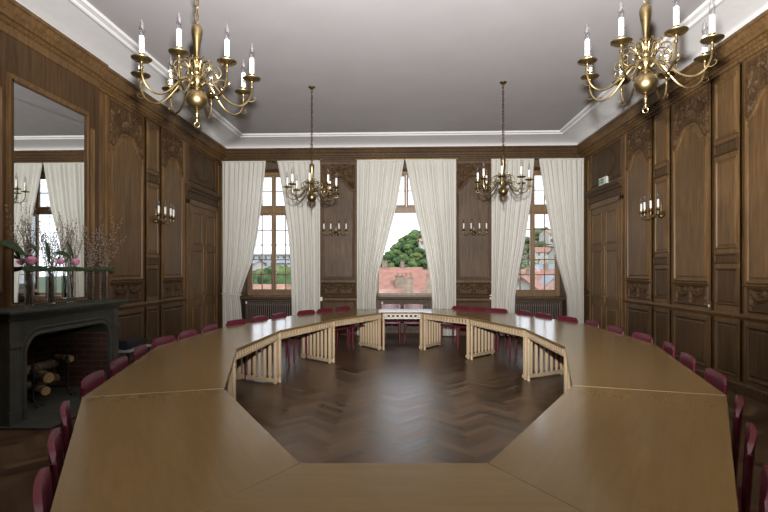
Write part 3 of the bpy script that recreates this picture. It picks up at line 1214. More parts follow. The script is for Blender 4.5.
# ------------------------------------------------------------------ chairs
def make_chair():
    root = empty('leather_chair')
    # seat
    mb = MB()
    mb.box((-.22, -.20, .415), (.22, .24, .455), .015)
    mb.build('seat', LEATHER, root, smooth=True)
    # backrest: wrapped panel, slightly hollow, rounded top corners
    mb = MB()
    nu, nz = 16, 10
    hw, z0, z1, t = .235, .42, .815, .024
    def surf(off):
        out = []
        for j in range(nz + 1):
            v = j / nz
            for i in range(nu + 1):
                s = -1 + 2 * i / nu
                w = hw * (1 - .02 * v)
                top = z1 - .035 * max(0, (abs(s) - .80) / .20) ** 2 - .008 * s * s
                z = z0 + (top - z0) * v
                y = -.215 - .028 * v + .018 * s * s * (0.35 + .65 * v) + off * (1 if abs(s) < 1 else .4)
                out.append((s * w, y, z))
        return out
    A_, B_ = surf(-t / 2), surf(t / 2)
    vs = A_ + B_
    o = len(A_)
    fs = []
    st = nu + 1
    for j in range(nz):
        for i in range(nu):
            q = j * st + i
            fs.append((q, q + 1, q + st + 1, q + st)); fs.append((o + q, o + q + st, o + q + st + 1, o + q + 1))
    for i in range(nu):
        fs.append((i, o + i, o + i + 1, i + 1)); q = nz * st + i
        fs.append((q, q + 1, o + q + 1, o + q))
    for j in range(nz):
        q = j * st
        fs.append((q, q + st, o + q + st, o + q)); q += nu
        fs.append((q, o + q, o + q + st, q + st))
    mb.add(vs, fs)
    bk = mb.build('backrest', LEATHER, root, smooth=True)
    for s in (-1, 1):
        mb = MB()
        pts = []
        for j in range(8):
            v = j / 7
            pts.append((s * (hw * (1 - .02 * v) - .0), -.215 - .028 * v + .018 * (0.35 + .65 * v), z0 + (z1 - .045 - z0) * v))
        mb.tube(pts, .013, 8)
        mb.build('edge_piping', LEATHER, bk, smooth=True)
    for sx in (-1, 1):
        for sy in (-1, 1):
            mb = MB()
            x, y = sx * .195, (-.20 if sy < 0 else .21)
            mb.tube([(x, y, .42), (x + sx * .004, y + sy * .004, .2), (x + sx * .008, y + sy * .010, 0)], [.021, .019, .015], 10)
            mb.build('leg', LEATHER, root, smooth=True)
    return root


def offset_poly(P, d):
    """move an open polyline outwards by d (P runs near to far)"""
    out = []
    cx, cy = 0.0, 5.9
    for i, p in enumerate(P):
        a = Vector(P[max(i - 1, 0)]); b = Vector(P[min(i + 1, len(P) - 1)])
        t = (b - a).normalized()
        n = Vector((-t.y, t.x))
        if n.dot(Vector(p) - Vector((cx, cy))) < 0: n = -n
        out.append(tuple(Vector(p) + n * d))
    return out


def hit(poly, px):
    """point of the polyline lying in the given column direction"""
    for i in range(len(poly) - 1):
        (x0, y0), (x1, y1) = poly[i], poly[i + 1]
        f0, f1 = x0 - at(px, y0), x1 - at(px, y1)
        if f0 * f1 <= 0:
            t = f0 / (f0 - f1)
            return Vector((x0 + t * (x1 - x0), y0 + t * (y1 - y0))), i
    return None, None


chair0 = make_chair()
used = False


def put_chair(x, y, face, label):
    """x,y = middle of the back; face = unit vector towards the table"""
    global used
    o = chair0 if not used else copy_tree(chair0)
    used = True
    rz = math.atan2(face.y, face.x) - PI / 2
    o.rotation_euler = (0, 0, rz)
    o.location = (x + face.x * .24, y + face.y * .24, 0)
    tag(o, label, 'chair', 'burgundy leather chairs round the ring table')


ORD = ['first', 'second', 'third']
where = {('L', 1): 'by the fireplace', ('L', 2): 'between the fireplace and the left door', ('L', 3): 'before the left window', ('L', 4): 'left of the middle window',
         ('R', 1): 'along the near right wall', ('R', 2): 'near the right door', ('R', 3): 'before the right window', ('R', 4): 'right of the middle window'}
for sd, O, pxs in (('L', OL, [92, 118, 139.5, 163, 187, 209, 236, 259, 278.6, 306, 324.5, 342.5]),
                   ('R', OR, [717, 689, 670, 643, 616, 593, 568, 544, 524, 497.5, 479, 461.5])):
    P = offset_poly(O, .085)
    for q, px in enumerate(pxs):
        p, i = hit(P, px)
        t = (Vector(O[i + 1]) - Vector(O[i])).normalized()
        n = Vector((-t.y, t.x))
        if n.dot(Vector((0, 5.9)) - p) < 0: n = -n
        sg = q // 3 + 1
        place = {0: 'nearest the camera', 1: 'the middle one', 2: 'farthest from the camera'}[q % 3]
        put_chair(p.x, p.y, n, 'burgundy chair %s, %s of three' % (where[(sd, sg)], place))
for sd, cs in (('left', [(-1.93, 2.74), (-1.63, 2.24), (-1.33, 1.76)]), ('right', [(2.02, 2.87), (1.70, 2.33), (1.375, 1.79)])):
    for q, (x, zc) in enumerate(cs):
        O = OL if sd == 'left' else OR
        t = (Vector(O[1]) - Vector(O[0])).normalized()
        n = Vector((-t.y, t.x))
        v = Vector((x, zc)).normalized() * .6 + t * .4
        v.normalize()
        n = Vector((-v.y, v.x))
        if n.dot(Vector((0, 5.9)) - Vector((x, zc))) < 0: n = -n
        put_chair(x, zc + x * S, n, 'burgundy leather chair seen edge-on at the lower %s, %s of its row' % (sd, ['farthest back', 'middle', 'nearest'][q]))
for x, lb in ((at(391, 10.95), 'burgundy leather chair at the short far side of the table, left of the pair'), (at(413.5, 10.95), 'burgundy leather chair at the short far side of the table, right of the pair')):
    put_chair(x, 10.88, Vector((0, -1)), lb)

# ------------------------------------------------------------------ chandeliers
def smooth_pts(pts, n=6):
    pts = [Vector(p) for p in pts]
    out = []
    for i in range(len(pts) - 1):
        p0, p1, p2, p3 = pts[max(i - 1, 0)], pts[i], pts[i + 1], pts[min(i + 2, len(pts) - 1)]
        for k_ in range(n):
            t = k_ / n
            out.append(0.5 * ((2 * p1) + (-p0 + p2) * t + (2 * p0 - 5 * p1 + 4 * p2 - p3) * t * t + (-p0 + 3 * p1 - 3 * p2 + p3) * t ** 3))
    out.append(pts[-1])
    return out


PAN = [(0, -.012), (.014, -.010), (.020, -.004), (.060, .002), (.070, .010), (.071, .013), (.058, .009), (.020, .006), (.0, .006)]
CUP = [(0, .0), (.012, .0), (.014, .015), (.018, .022), (.019, .05), (.0, .05)]
SLEEVE = [(0, .045), (.0175, .045), (.0175, .168), (.012, .175), (0, .176)]
FLAME = [(0, .172), (.010, .174), (.018, .195), (.020, .222), (.015, .256), (.006, .285), (0, .298)]


def scroll(mb, pts, r0, r1, n=7):
    q = smooth_pts(pts)
    m = len(q)
    mb.tube(q, [r0 + (r1 - r0) * i / (m - 1) for i in range(m)], n)


def add_light_arm(root, ang, R, zb, path, rod=.0085, curl=True, ups=True, rpan=1.0, center=(0, 0, 0)):
    """an arm carrying drip pan, candle sleeve and bulb; path in (r,z)"""
    Rz = Matrix.Rotation(ang, 4, 'Z')
    T = Matrix.Translation(center)
    mb = MB(); mb.m = T @ Rz
    scroll(mb, [(r, 0, z) for r, z in path], rod * 1.15, rod * .85)
    if curl:
        # small leaf spur on the outer bend
        r1 = R - .03
        scroll(mb, [(R - .03, 0, zb - .165), (R - .002, 0, zb - .170), (R + .022, 0, zb - .158), (R + .026, 0, zb - .138), (R + .012, 0, zb - .134)], .005, .003, 6)
    mb.m = T @ Rz @ Matrix.Translation((R, 0, zb))
    mb.lathe([(0, -.06), (.010, -.06), (.013, -.045), (.008, -.03), (.012, -.012), (0, -.012)], 10)
    arm = mb.build('arm', BRASS, root, smooth=True)
    for nm, pr, mt, n in (('drip_pan', [(r * rpan, z) for r, z in PAN] , BRASS, 20), ('candle_cup', CUP, BRASS, 12), ('candle_sleeve', SLEEVE, CANDLE, 12), ('bulb', FLAME, BULB, 12)):
        b = MB(); b.m = T @ Rz @ Matrix.Translation((R, 0, zb)); b.lathe(pr, n)
        b.build(nm, mt, arm, smooth=True)
    return arm


def make_chandelier(phase, drop):
    """origin at the level of the drip pans; drop = height of ceiling above it"""
    root = empty('brass_chandelier')
    mb = MB()
    # column: finial drop, great ball, body, small ball, long vase
    prof = [(0, -.345), (.005, -.345), (.010, -.335), (.012, -.325), (.006, -.315), (.006, -.295), (.014, -.285), (.016, -.275), (.010, -.262), (.010, -.250), (.022, -.242), (.020, -.236)]
    for i in range(1, 12):
        a = -PI / 2 + PI * i / 12
        prof.append((.082 * math.cos(a), -.165 + .078 * math.sin(a)))
    prof += [(.022, -.088), (.030, -.080), (.030, -.072), (.022, -.062), (.036, -.045), (.043, -.02), (.043, .0), (.034, .022), (.024, .03), (.030, .038), (.030, .046), (.018, .055)]
    for i in range(1, 9):
        a = -PI / 2 + PI * i / 9
        prof.append((.040 * math.cos(a), .098 + .040 * math.sin(a)))
    prof += [(.016, .142), (.028, .150), (.028, .158), (.014, .168), (.016, .19), (.022, .23), (.036, .31), (.043, .36), (.041, .39), (.028, .412), (.012, .42), (.010, .44), (0, .442)]
    mb.lathe(prof, 24)
    mb.build('column', BRASS, root, smooth=True)
    # ring below
    mb = MB()
    mb.tube([(0, .020 * math.cos(t * PI / 7), -.362 + .020 * math.sin(t * PI / 7)) for t in range(14)], .004, 6, True)
    mb.build('pull_ring', BRASS, root, smooth=True)
    path = [(.035, -.05), (.075, -.02), (.12, -.035), (.17, -.10), (.24, -.175), (.315, -.205), (.38, -.175), (.415, -.11), (.42, -.05)]
    for k_ in range(8):
        an = phase + k_ * PI / 4
        add_light_arm(root, an, .42, 0.0, path)
        mb = MB(); mb.m = Matrix.Rotation(an, 4, 'Z')
        # upper scrolls springing from the body
        scroll(mb, [(.035, 0, .02), (.08, 0, .085), (.145, 0, .095), (.185, 0, .05), (.165, 0, .005), (.13, 0, .012), (.128, 0, .045), (.15, 0, .055)], .0065, .004)
        scroll(mb, [(.12, 0, -.035), (.165, 0, -.01), (.21, 0, -.015), (.225, 0, -.05), (.20, 0, -.065), (.185, 0, -.045)], .0055, .0035)
        scroll(mb, [(.04, 0, .045), (.06, 0, .12), (.10, 0, .14), (.115, 0, .115), (.098, 0, .10)], .005, .0035)
        mb.build('scroll', BRASS, root, smooth=True)
    # chain
    mb = MB()
    L = drop - .442 - .03
    n = max(4, int(L / .058))
    for i in range(n):
        z = .442 + L * (i + .5) / n
        hl = L / n * .68
        pts = []
        for t in range(12):
            a = 2 * PI * t / 12
            x = .015 * math.cos(a)
            z_ = z + hl * math.sin(a)
            pts.append((x, 0, z_) if i % 2 else (0, x, z_))
        mb.tube(pts, .0042, 5, True)
    mb.build('chain', BRASSD, root, smooth=True)
    mb = MB()
    mb.lathe([(0, drop - .055), (.012, drop - .055), (.018, drop - .04), (.030, drop - .032), (.055, drop - .012), (.062, drop), (0, drop)], 20)
    mb.build('ceiling_rose', BRASS, root, smooth=True)
    return root


ch_lab = ['large brass chandelier hanging near left, close to the fireplace wall', 'large brass chandelier hanging near right, close to the carved right wall',
          'smaller-looking brass chandelier far left, before the left window', 'smaller-looking brass chandelier far right, before the right window']
near = [(-1.60, 3.69, 3.092, -PI / 2 + .13), (1.80, 3.62, 3.140, -PI / 2 - .03)]
far = [(-1.556, 8.24, 3.01, -PI / 2 + .1), (1.70, 8.15, 3.08, -PI / 2 - .25)]
for i, (x, y, z, ph) in enumerate(near + far):
    z = z
    if i in (0, 2):
        c = make_chandelier(0.0, ZC - z)
        src = c
    else:
        c = copy_tree(src)
        c_drop = ZC - z
        d0 = ZC - (near + far)[i - 1][2]
        for chd in children(c):
            if chd.name.startswith('chain'):
                chd.scale.z = (c_drop - .442 - .03) / (d0 - .442 - .03)
                chd.location.z = .442 * (1 - chd.scale.z)
            if chd.name.startswith('ceiling_rose'):
                chd.location.z = c_drop - d0
    c.location = (x, y, z)
    c.rotation_euler = (0, 0, ph)
    tag(c, ch_lab[i], 'chandelier', 'brass chandeliers')


# ------------------------------------------------------------------ wall sconces
def make_sconce():
    """mounted at y=0 wall plane, reaching towards -y"""
    root = empty('wall_sconce')
    mb = MB()
    mb.m = Matrix.Translation((0, -.035, 0))
    mb.lathe([(0, -.10), (.006, -.10), (.009, -.088), (.005, -.078), (.012, -.07)] + [(.034 * math.cos(a), -.035 + .034 * math.sin(a)) for a in [(-PI / 2 + PI * i / 9) for i in range(1, 9)]] + [(.012, .002), (.018, .012), (.014, .03), (.008, .045), (.010, .07), (.013, .09), (.013, .20), (.006, .215), (0, .22)], 14)
    mb.build('stem', BRASS, root, smooth=True)
    mb = MB()
    mb.m = Matrix.Rotation(PI / 2, 4, 'X')
    mb.lathe([(0, .0), (.055, .0), (.055, .010), (.042, .016), (.02, .03), (0, .034)], 18)
    mb.build('back_plate', BRASS, root, smooth=True)
    for dx, dy in ((-.27, -.22), (-.10, -.25), (.10, -.25), (.27, -.22)):
        an = math.atan2(dy + .03, dx)
        R = math.hypot(dx, dy + .03)
        path = [(.01, -.02), (R * .25, .015), (R * .45, -.02), (R * .7, -.075), (R * .93, -.055), (R, -.01), (R, .0)]
        T = (0, -.035, 0)
        add_light_arm(root, an, R, .035, path, rod=.006, curl=False, rpan=.62, center=T)
    return root


sc0 = make_sconce()
sc_list = [((XL + .035, 8.47, 2.50), -PI / 2 + PI, 'brass candle sconce on the left wall, on the narrow panel beyond the mirror'),
           ((XR - .035, 8.12, 2.52), -PI / 2, 'brass candle sconce on the right wall, left of the tall carved panels'),
           ((at(336.5, YF), YF - .02, 2.50), 0, 'small brass candle sconce on the pier between the left and middle windows'),
           ((at(473.5, YF), YF - .02, 2.50), 0, 'small brass candle sconce on the pier between the middle and right windows')]
for i, (l, rz, lab) in enumerate(sc_list):
    o = sc0 if i == 0 else copy_tree(sc0)
    o.location = l
    # local -y points into the room
    o.rotation_euler = (0, 0, {0: PI / 2, 1: -PI / 2}.get(i, 0))
    tag(o, lab, 'sconce', 'brass wall sconces')

# ------------------------------------------------------------------ small fittings
root = empty('exit_sign', (XR - .03, 10.50, 3.43), 0, 'small green and white exit sign above the right door', 'exit sign')
mb = MB(); mb.box((-.02, -.20, 0), (.03, .20, .15), .004); mb.build('sign_box', WHITEP, root)
mb = MB(); mb.box((-.024, -.06, .025), (-.019, .185, .125)); sg = mb.build('sign_face', SIGNG, root)
mb = MB()
# white running figure and arrow
mb.box((-.027, .10, .06), (-.0235, .125, .095)); mb.box((-.027, .105, .10), (-.0235, .12, .115))
mb.box((-.027, .085, .045), (-.0235, .108, .062)); mb.box((-.027, .118, .035), (-.0235, .130, .062))
mb.box((-.027, -.01, .068), (-.0235, .06, .082)); mb.add([(-.027, -.04, .075), (-.027, -.005, .10), (-.027, -.005, .05)], [(0, 1, 2)])
mb.build('pictogram', WHITEP, sg)

for (x, y, z, rz, nm, lab, mt) in ((XR - .036, 6.93, 1.09, -PI / 2, 'light_switch', 'small brass light switch on the right wall just above the rail', BRASS),
                                   (at(321.3, YF), YF - .045, .88, 0, 'wall_socket', 'small white socket on the pier right of the left window', WHITEP),
                                   (at(492, YF) - .03, YF - .045, .93, 0, 'wall_socket', 'small white socket on the pier left of the right window', WHITEP)):
    root = empty(nm, (x, y, z), rz, lab, nm.split('_')[1])
    mb = MB(); mb.box((-.035, -.0, -.055), (.035, .012, .055), .004); mb.build('cover_plate', mt, root)
    mb = MB(); mb.box((-.012, -.008, -.018), (.012, .0, .018), .003); mb.build('rocker' if 'switch' in nm else 'outlet', WHITEP, root)

# ------------------------------------------------------------------ fireplace
FX = -3.90            # front plane of the surround
root = empty('fireplace', (XL, 5.5, 0), 0, 'dark green-grey stone fireplace with arched brick hearth under the mirror', 'fireplace')
OX, OY = XL, 5.5
J0, J1, K1, K0 = 4.66, 4.90, 6.33, 6.53     # near jamb outer/inner, far jamb inner/outer
inv = lambda o: o
def FB():
    m = MB(); m.m = Matrix.Translation((-OX, -OY, 0)); return m
XW = XL + CBN + .005
mb = FB()
# lintel with rounded opening, extruded in x
def opening(y0, y1, zt, r, n=8):
    p = [(y0, 0)]
    for i in range(n + 1):
        a = PI - PI / 2 * i / n
        p.append((y0 + r + r * math.cos(a), zt - r + r * math.sin(a)))
    for i in range(n + 1):
        a = PI / 2 - PI / 2 * i / n
        p.append((y1 - r + r * math.cos(a), zt - r + r * math.sin(a)))
    p.append((y1, 0))
    return p
def surround(mb, y0, y1, zt, oy0, oy1, oz, x0, x1):
    """slab between outer rectangle and opening"""
    ip = opening(oy0, oy1, oz, .20)
    n = len(ip)
    # outer points paired
    op = []
    for i, (y, z) in enumerate(ip):
        if i == 0: op.append((y0, 0))
        elif i == n - 1: op.append((y1, 0))
        elif i <= n // 2 - 1:
            t = (i - 1) / (n // 2 - 2)
            op.append((y0, oz - .2 + (zt - oz + .2) * min(1, t * 2)) if t < .5 else (y0 + (oy0 + .2 - y0) * (t - .5) * 2, zt))
        else:
            t = (i - n // 2) / (n // 2 - 2)
            op.append((oy1 - .2 + (y1 - oy1 + .2) * min(1, t * 2), zt) if t < .5 else (y1, zt - (zt - oz + .2) * (t - .5) * 2))
    vs = [(x0, y, z) for y, z in ip] + [(x0, y, z) for y, z in op] + [(x1, y, z) for y, z in ip] + [(x1, y, z) for y, z in op]
    fs = []
    for i in range(n - 1):
        fs.append((i, i + 1, n + i + 1, n + i)); fs.append((2 * n + i, 3 * n + i, 3 * n + i + 1, 2 * n + i + 1))
        fs.append((i, 2 * n + i, 2 * n + i + 1, i + 1)); fs.append((n + i, n + i + 1, 3 * n + i + 1, 3 * n + i))
    fs += [(0, n, 3 * n, 2 * n), (n - 1, 2 * n - 1 + 0, 4 * n - 1, 3 * n - 1)]
    mb.add(vs, fs)
surround(mb, J0 + .02, K0 - .02, 1.08, J1, K1, .89, XW + .03, FX - .05)
mb.build('surround', STONE, root)
mb = FB()
# roll mouldings following the opening
def roll(off, x, r):
    pts = [(x, y, z) for y, z in opening(J1 - off, K1 + off, .89 + off, .20 + off)]
    mb.tube([Vector(p) for p in pts], r, 8)
roll(.02, FX - .05, .022); roll(.075, FX - .05, .014)
mb.build('roll_moulding', STONEL, root, smooth=True)
for y0, y1 in ((J0, J0 + .15), (K0 - .13, K0)):
    mb = FB()
    mb.box((FX - .06, y0, .0), (FX - .02, y1, .16), .006)
    mb.box((FX - .06, y0 + .01, .16), (FX - .03, y1 - .01, .80), .004)
    mb.box((FX - .06, y0, .80), (FX - .015, y1, .86), .006)
    mb.box((FX - .06, y0 + .01, .86), (FX - .03, y1 - .01, 1.07), .004)
    mb.build('pilaster', STONEL, root)
mb = FB()
mb.box((XW, J0 - .02, 1.08), (FX - .02, K0 + .02, 1.115), .008)
mb.box((XW, J0 - .05, 1.115), (FX + .02, K0 + .05, 1.145), .008)
mb.box((XW, J0 - .08, 1.145), (FX + .05, K0 + .08, 1.18), .010)
mb.build('mantel_shelf', STONE, root)
mb = FB()
# brick fire chamber
x0 = XL - .18
mb.box((x0 - .05, J1 - .1, 0.02), (x0, K1 + .1, 1.12))
mb.box((x0, K1 - .014, 0.02), (FX - .075, K1 + .08, .888))
mb.box((x0, J1 - .08, 0.02), (FX - .075, J1 + .014, .888))
mb.build('fire_chamber', BRICK, root)
mb = FB()
mb.box((x0, J1 - .05, .95), (FX - .12, K1 + .05, 1.05))
mb.build('chimney_throat', SOOT, root)
mb = FB()
mb.box((x0, J0 - .02, 0.0), (FX + .40, K0 + .02, .025), .006)
mb.build('hearth_slab', STONE, root)
# cut: the wall in front of the chamber is hollowed by a boolean box
cutm = MB(); cutm.box((XL - .22, J1 - .09, .01), (XL + .4, K1 + .09, 1.13))
cut = cutm.build('cutter', STONE)
for tgt in (wl,):
    md = tgt.modifiers.new('hearth_opening', 'BOOLEAN'); md.object = cut; md.solver = 'EXACT'
dg = bpy.context.evaluated_depsgraph_get()
ev = bpy.data.meshes.new_from_object(wl.evaluated_get(dg))
wl.modifiers.clear(); wl.data = ev
bpy.data.objects.remove(cut)

# firedogs and logs
for y, lab in ((5.22, 'black iron firedog in the hearth, the one nearer the camera'), (5.78, 'black iron firedog in the hearth, the one nearer the windows')):
    root = empty('firedog', (-4.22, y + .12, .025), 0, lab, 'firedog', 'firedogs')
    mb = MB(); mb.lathe([(0, .06), (.014, .06), (.018, .1), (.012, .16), (.014, .36), (.028, .38), (.032, .42), (.016, .45), (.024, .47), (.0, .50)], 12)
    mb.build('upright', SOOT, root, True)
    mb = MB(); mb.tube([(.09, -.05, 0.01), (.03, -.02, .06), (0, 0, .07)], .012); mb.tube([(.09, .05, 0.01), (.03, .02, .06), (0, 0, .07)], .012)
    mb.build('foot', SOOT, root, True)
    mb = MB(); mb.box((-.42, -.012, .09), (.0, .012, .12)); mb.box((-.42, -.012, 0), (-.40, .012, .1))
    mb.build('billet_bar', SOOT, root)
logs = [(-4.50, 5.66, .20, .055, .78, 1.5, 'grey barked log lying lowest on the firedogs'),
        (-4.59, 5.60, .205, .050, .70, 1.52, 'thick log behind the lowest log on the firedogs'),
        (-4.48, 5.66, .39, .055, .80, 1.62, 'long grey log lying on top of the two lower logs'),
        (-4.38, 5.66, .305, .068, .36, -.45, 'short log laid crosswise with its round sawn end showing, upper one'),
        (-4.36, 5.60, .165, .055, .36, -.5, 'short log laid crosswise with its round sawn end showing, lower one'),
        (-4.36, 6.02, .46, .044, .30, -.35, 'small log perched on top of the stack')]
for x, y, z, r, L, a, lab in logs:
    root = empty('log', (x, y, z + .0), a - PI / 2, lab, 'log', 'logs in the hearth')
    mb = MB(); mb.m = Matrix.Rotation(PI / 2, 4, 'X')
    n = 14
    rnd = random.Random(int(y * 100))
    rr = [r * (1 + rnd.uniform(-.08, .08)) for _ in range(n)]
    vs, fs = [], []
    for k_ in range(7):
        for t in range(n):
            q = rr[t] * (1 + rnd.uniform(-.04, .04))
            vs.append((q * math.cos(2 * PI * t / n), q * math.sin(2 * PI * t / n), -L / 2 + L * k_ / 6))
    for k_ in range(6):
        for t in range(n):
            fs.append((k_ * n + t, k_ * n + (t + 1) % n, (k_ + 1) * n + (t + 1) % n, (k_ + 1) * n + t))
    mb.add(vs, fs)
    mb.build('bark', BARK, root, True)
    for s in (-1, 1):
        mb = MB(); mb.m = Matrix.Rotation(PI / 2, 4, 'X')
        mb.lathe([(0, s * L / 2 - .004), (r * .90, s * L / 2 - .004), (r * .92, s * L / 2), (0, s * L / 2 + .001)], 14)
        mb.build('sawn_end', LOGEND, root)

# low table with a dark bag beyond the fireplace
root = empty('low_side_table', (-4.22, 7.25, 0), 0, 'low pale-topped side table in the corner beyond the fireplace', 'side table')
mb = MB(); mb.box((-.2, -.32, .37), (.2, .32, .40), .006); mb.build('table_top', GREYT, root)
for sx in (-1, 1):
    for sy in (-1, 1):
        mb = MB(); mb.box((sx * .17 - .015, sy * .28 - .015, 0), (sx * .17 + .015, sy * .28 + .015, .37)); mb.build('leg', SOOT, root)
mb = MB()
bm = bmesh.new(); bmesh.ops.create_cube(bm, size=1); bmesh.ops.subdivide_edges(bm, edges=bm.edges[:], cuts=5, use_grid_fill=True)
rnd = random.Random(5)
for v in bm.verts:
    y = v.co.y
    v.co = Vector((v.co.x * .30 * (1 - .15 * abs(v.co.z)), y * .55, .065 + v.co.z * .13 * (1 - .55 * (y + .5)) + rnd.uniform(-.006, .006)))
mb.bm(bm)
o = mb.build('bag', BLACKP, None, True); recenter(o); o.location = (-4.22, 7.25, .401)
tag(o, 'slumped black bag lying on the low pale-topped side table', 'bag')

# ------------------------------------------------------------------ vases and flowers on the mantel
vz = 1.181
vx = -4.10
vpx = [30, 52.5, 72, 90.5, 104.5]
vys = []
for p in vpx:
    k_ = (p - 402) / F
    vys.append(vx / k_ * (1 + k_ * S) + 0)
vlab = ['slim glass cylinder vase on the mantel, nearest the camera', 'slim glass cylinder vase on the mantel, second from the near end', 'slim glass cylinder vase in the middle of the mantel row',
        'slim glass cylinder vase on the mantel, second from the windows end', 'slim glass cylinder vase on the mantel, nearest the windows']
bl = ['bunch of budding willow twigs in the nearest mantel vase', 'bunch of budding willow twigs in the second mantel vase from the near end', 'bunch of budding willow twigs in the middle mantel vase',
      'bunch of budding willow twigs before the mirror edge, in the fourth mantel vase', 'bunch of budding willow twigs leaning right against the oak, in the farthest mantel vase']
for i, y in enumerate(vys):
    root = empty('glass_vase', (vx, y, vz), 0, vlab[i], 'vase', 'glass vases on the mantel')
    mb = MB()
    r, H = .045, .44
    mb.lathe([(0, 0), (r - .002, 0), (r, .004), (r, H), (r - .003, H + .001), (r - .004, H), (r - .004, .022), (0, .018)], 20)
    mb.build('glass_body', VASEG, root, True)
    mb = MB(); mb.lathe([(0, .024), (r - .006, .024), (r - .006, .25), (0, .25)], 18)
    mb.build('water', VASEG, root, True)
    # twigs
    rt = empty('twig_bunch', (vx, y, vz + .03), 0, bl[i], 'twigs', 'twig bunches in the mantel vases')
    rnd = random.Random(20 + i)
    tw, bd = MB(), MB()
    for t in range(11):
        a = rnd.uniform(0, 2 * PI)
        lean = rnd.uniform(.05, .32)
        if i == 4: lean += .10
        hgt = rnd.uniform(.75, 1.12) * (1.0 if i != 3 else .85)
        dx, dy = math.cos(a) * lean * .25, math.sin(a) * lean * 1.25 + (.10 if i == 4 else 0)
        dx = max(dx, -.07)
        p0 = Vector((rnd.uniform(-.02, .02), rnd.uniform(-.025, .025), .0))
        p1 = Vector((rnd.uniform(-.025, .025), rnd.uniform(-.03, .03), .36))
        p2 = Vector((p1.x + dx * .5, p1.y + dy * .45, hgt * .65))
        p3 = Vector((p1.x + dx + rnd.uniform(-.01, .03), p1.y + dy, hgt))
        pts = smooth_pts([p0, p1, p2, p3], 5)
        m = len(pts)
        tw.tube(pts, [.0036 - .0022 * q / (m - 1) for q in range(m)], 5)
        for q in range(m // 3 + 1, m):
            for rep in range(2):
                e = Vector((rnd.uniform(-.012, .012), rnd.uniform(-.012, .012), rnd.uniform(-.012, .02)))
                bd.sphere(pts[q] + e, .0058, 1, (1, 1, 1.5))
        # side shoots
        for q in range(m // 2, m - 2, 2):
            s0 = pts[q]
            s1 = s0 + Vector((rnd.uniform(-.03, .05), rnd.uniform(-.10, .10), rnd.uniform(.06, .14)))
            tw.tube([s0, s0.lerp(s1, .5) + Vector((0, 0, -.01)), s1], [.002, .0016, .001], 4)
            for e in (.4, .7, 1.0):
                bd.sphere(s0.lerp(s1, e), .0055, 1, (1, 1, 1.5))
    tw.build('stems', TWIG, rt, True)
    tag(bd.build('buds', BUD, rt, True), kind='stuff')

# leaf binding joining the vase necks
mb = MB()
rnd = random.Random(9)
for t in range(90):
    y = vys[0] - .12 + (vys[-1] - vys[0] + .22) * t / 89
    for s in range(2):
        c = Vector((vx + .05 + rnd.uniform(-.012, .02), y, vz + .425 + rnd.uniform(-.02, .02)))
        l = rnd.uniform(.05, .09)
        u = Vector((rnd.uniform(-.2, .2), 1, rnd.uniform(-.25, .25))).normalized()
        w = Vector((.3, 0, 1)).normalized() * rnd.uniform(.010, .018)
        mb.add([c - u * l, c - w, c + u * l, c + w, c + Vector((.008, 0, 0)), c - Vector((.004, 0, 0))], [(0, 1, 4), (1, 2, 4), (2, 3, 4), (3, 0, 4), (1, 0, 5), (2, 1, 5), (3, 2, 5), (0, 3, 5)])
mb.tube([(vx + .052, vys[0] - .15, vz + .425), (vx + .052, vys[-1] + .12, vz + .425)], .010, 6)
o = mb.build('leaf_garland', MOSS); recenter(o)
tag(o, 'band of narrow green leaves tied along the necks of the mantel vases', 'garland')

# peonies
plab = ['pink peony above the nearest mantel vase', 'pink peony in the middle of the leaf band, over the mantel vases', 'pink peony rightmost of the three above the mantel vases']
for i, (px, zz, r) in enumerate(((32, .505, .062), (61, .50, .047), (76, .505, .054))):
    k_ = (px - 402) / F
    X = vx + .07
    Y = X / k_ * (1 + k_ * S)
    root = empty('peony', (X, Y, vz + zz), 0, plab[i], 'flower', 'pink peonies on the mantel')
    rnd = random.Random(50 + i)
    mb = MB()
    for lay in range(4):
        np_ = 5 + lay * 2
        for q in range(np_):
            a = 2 * PI * q / np_ + lay * .5 + rnd.uniform(-.1, .1)
            tilt = .12 + lay * .27
            rr = r * (.45 + .19 * lay)
            M = Matrix.Rotation(a, 4, 'Z') @ Matrix.Rotation(tilt, 4, 'Y')
            vs, fs = [], []
            for u_ in range(5):
                for v_ in range(5):
                    s, t = -1 + u_ / 2, v_ / 4
                    wd = math.sin(PI * min(1, .15 + t * .75)) * rr * .75
                    vs.append(M @ Vector((rr * .35 * math.sin(t * PI * .8) - abs(s) * .006, s * wd, t * rr * 1.25 - .25 * rr)))
            for u_ in range(4):
                for v_ in range(4):
                    q_ = u_ * 5 + v_
                    fs.append((q_, q_ + 1, q_ + 6, q_ + 5))
            mb.add(vs, fs)
    mb.sphere((0, 0, .012), r * .78, 2, jit=.14, seed=i)
    mb.build('petals', PETAL, root, True)
    mb = MB(); mb.tube([(0, 0, 0), (-.03, 0, -.08), (-.06, 0, -.2)], .004, 6); mb.build('stem', LEAF, root, True)

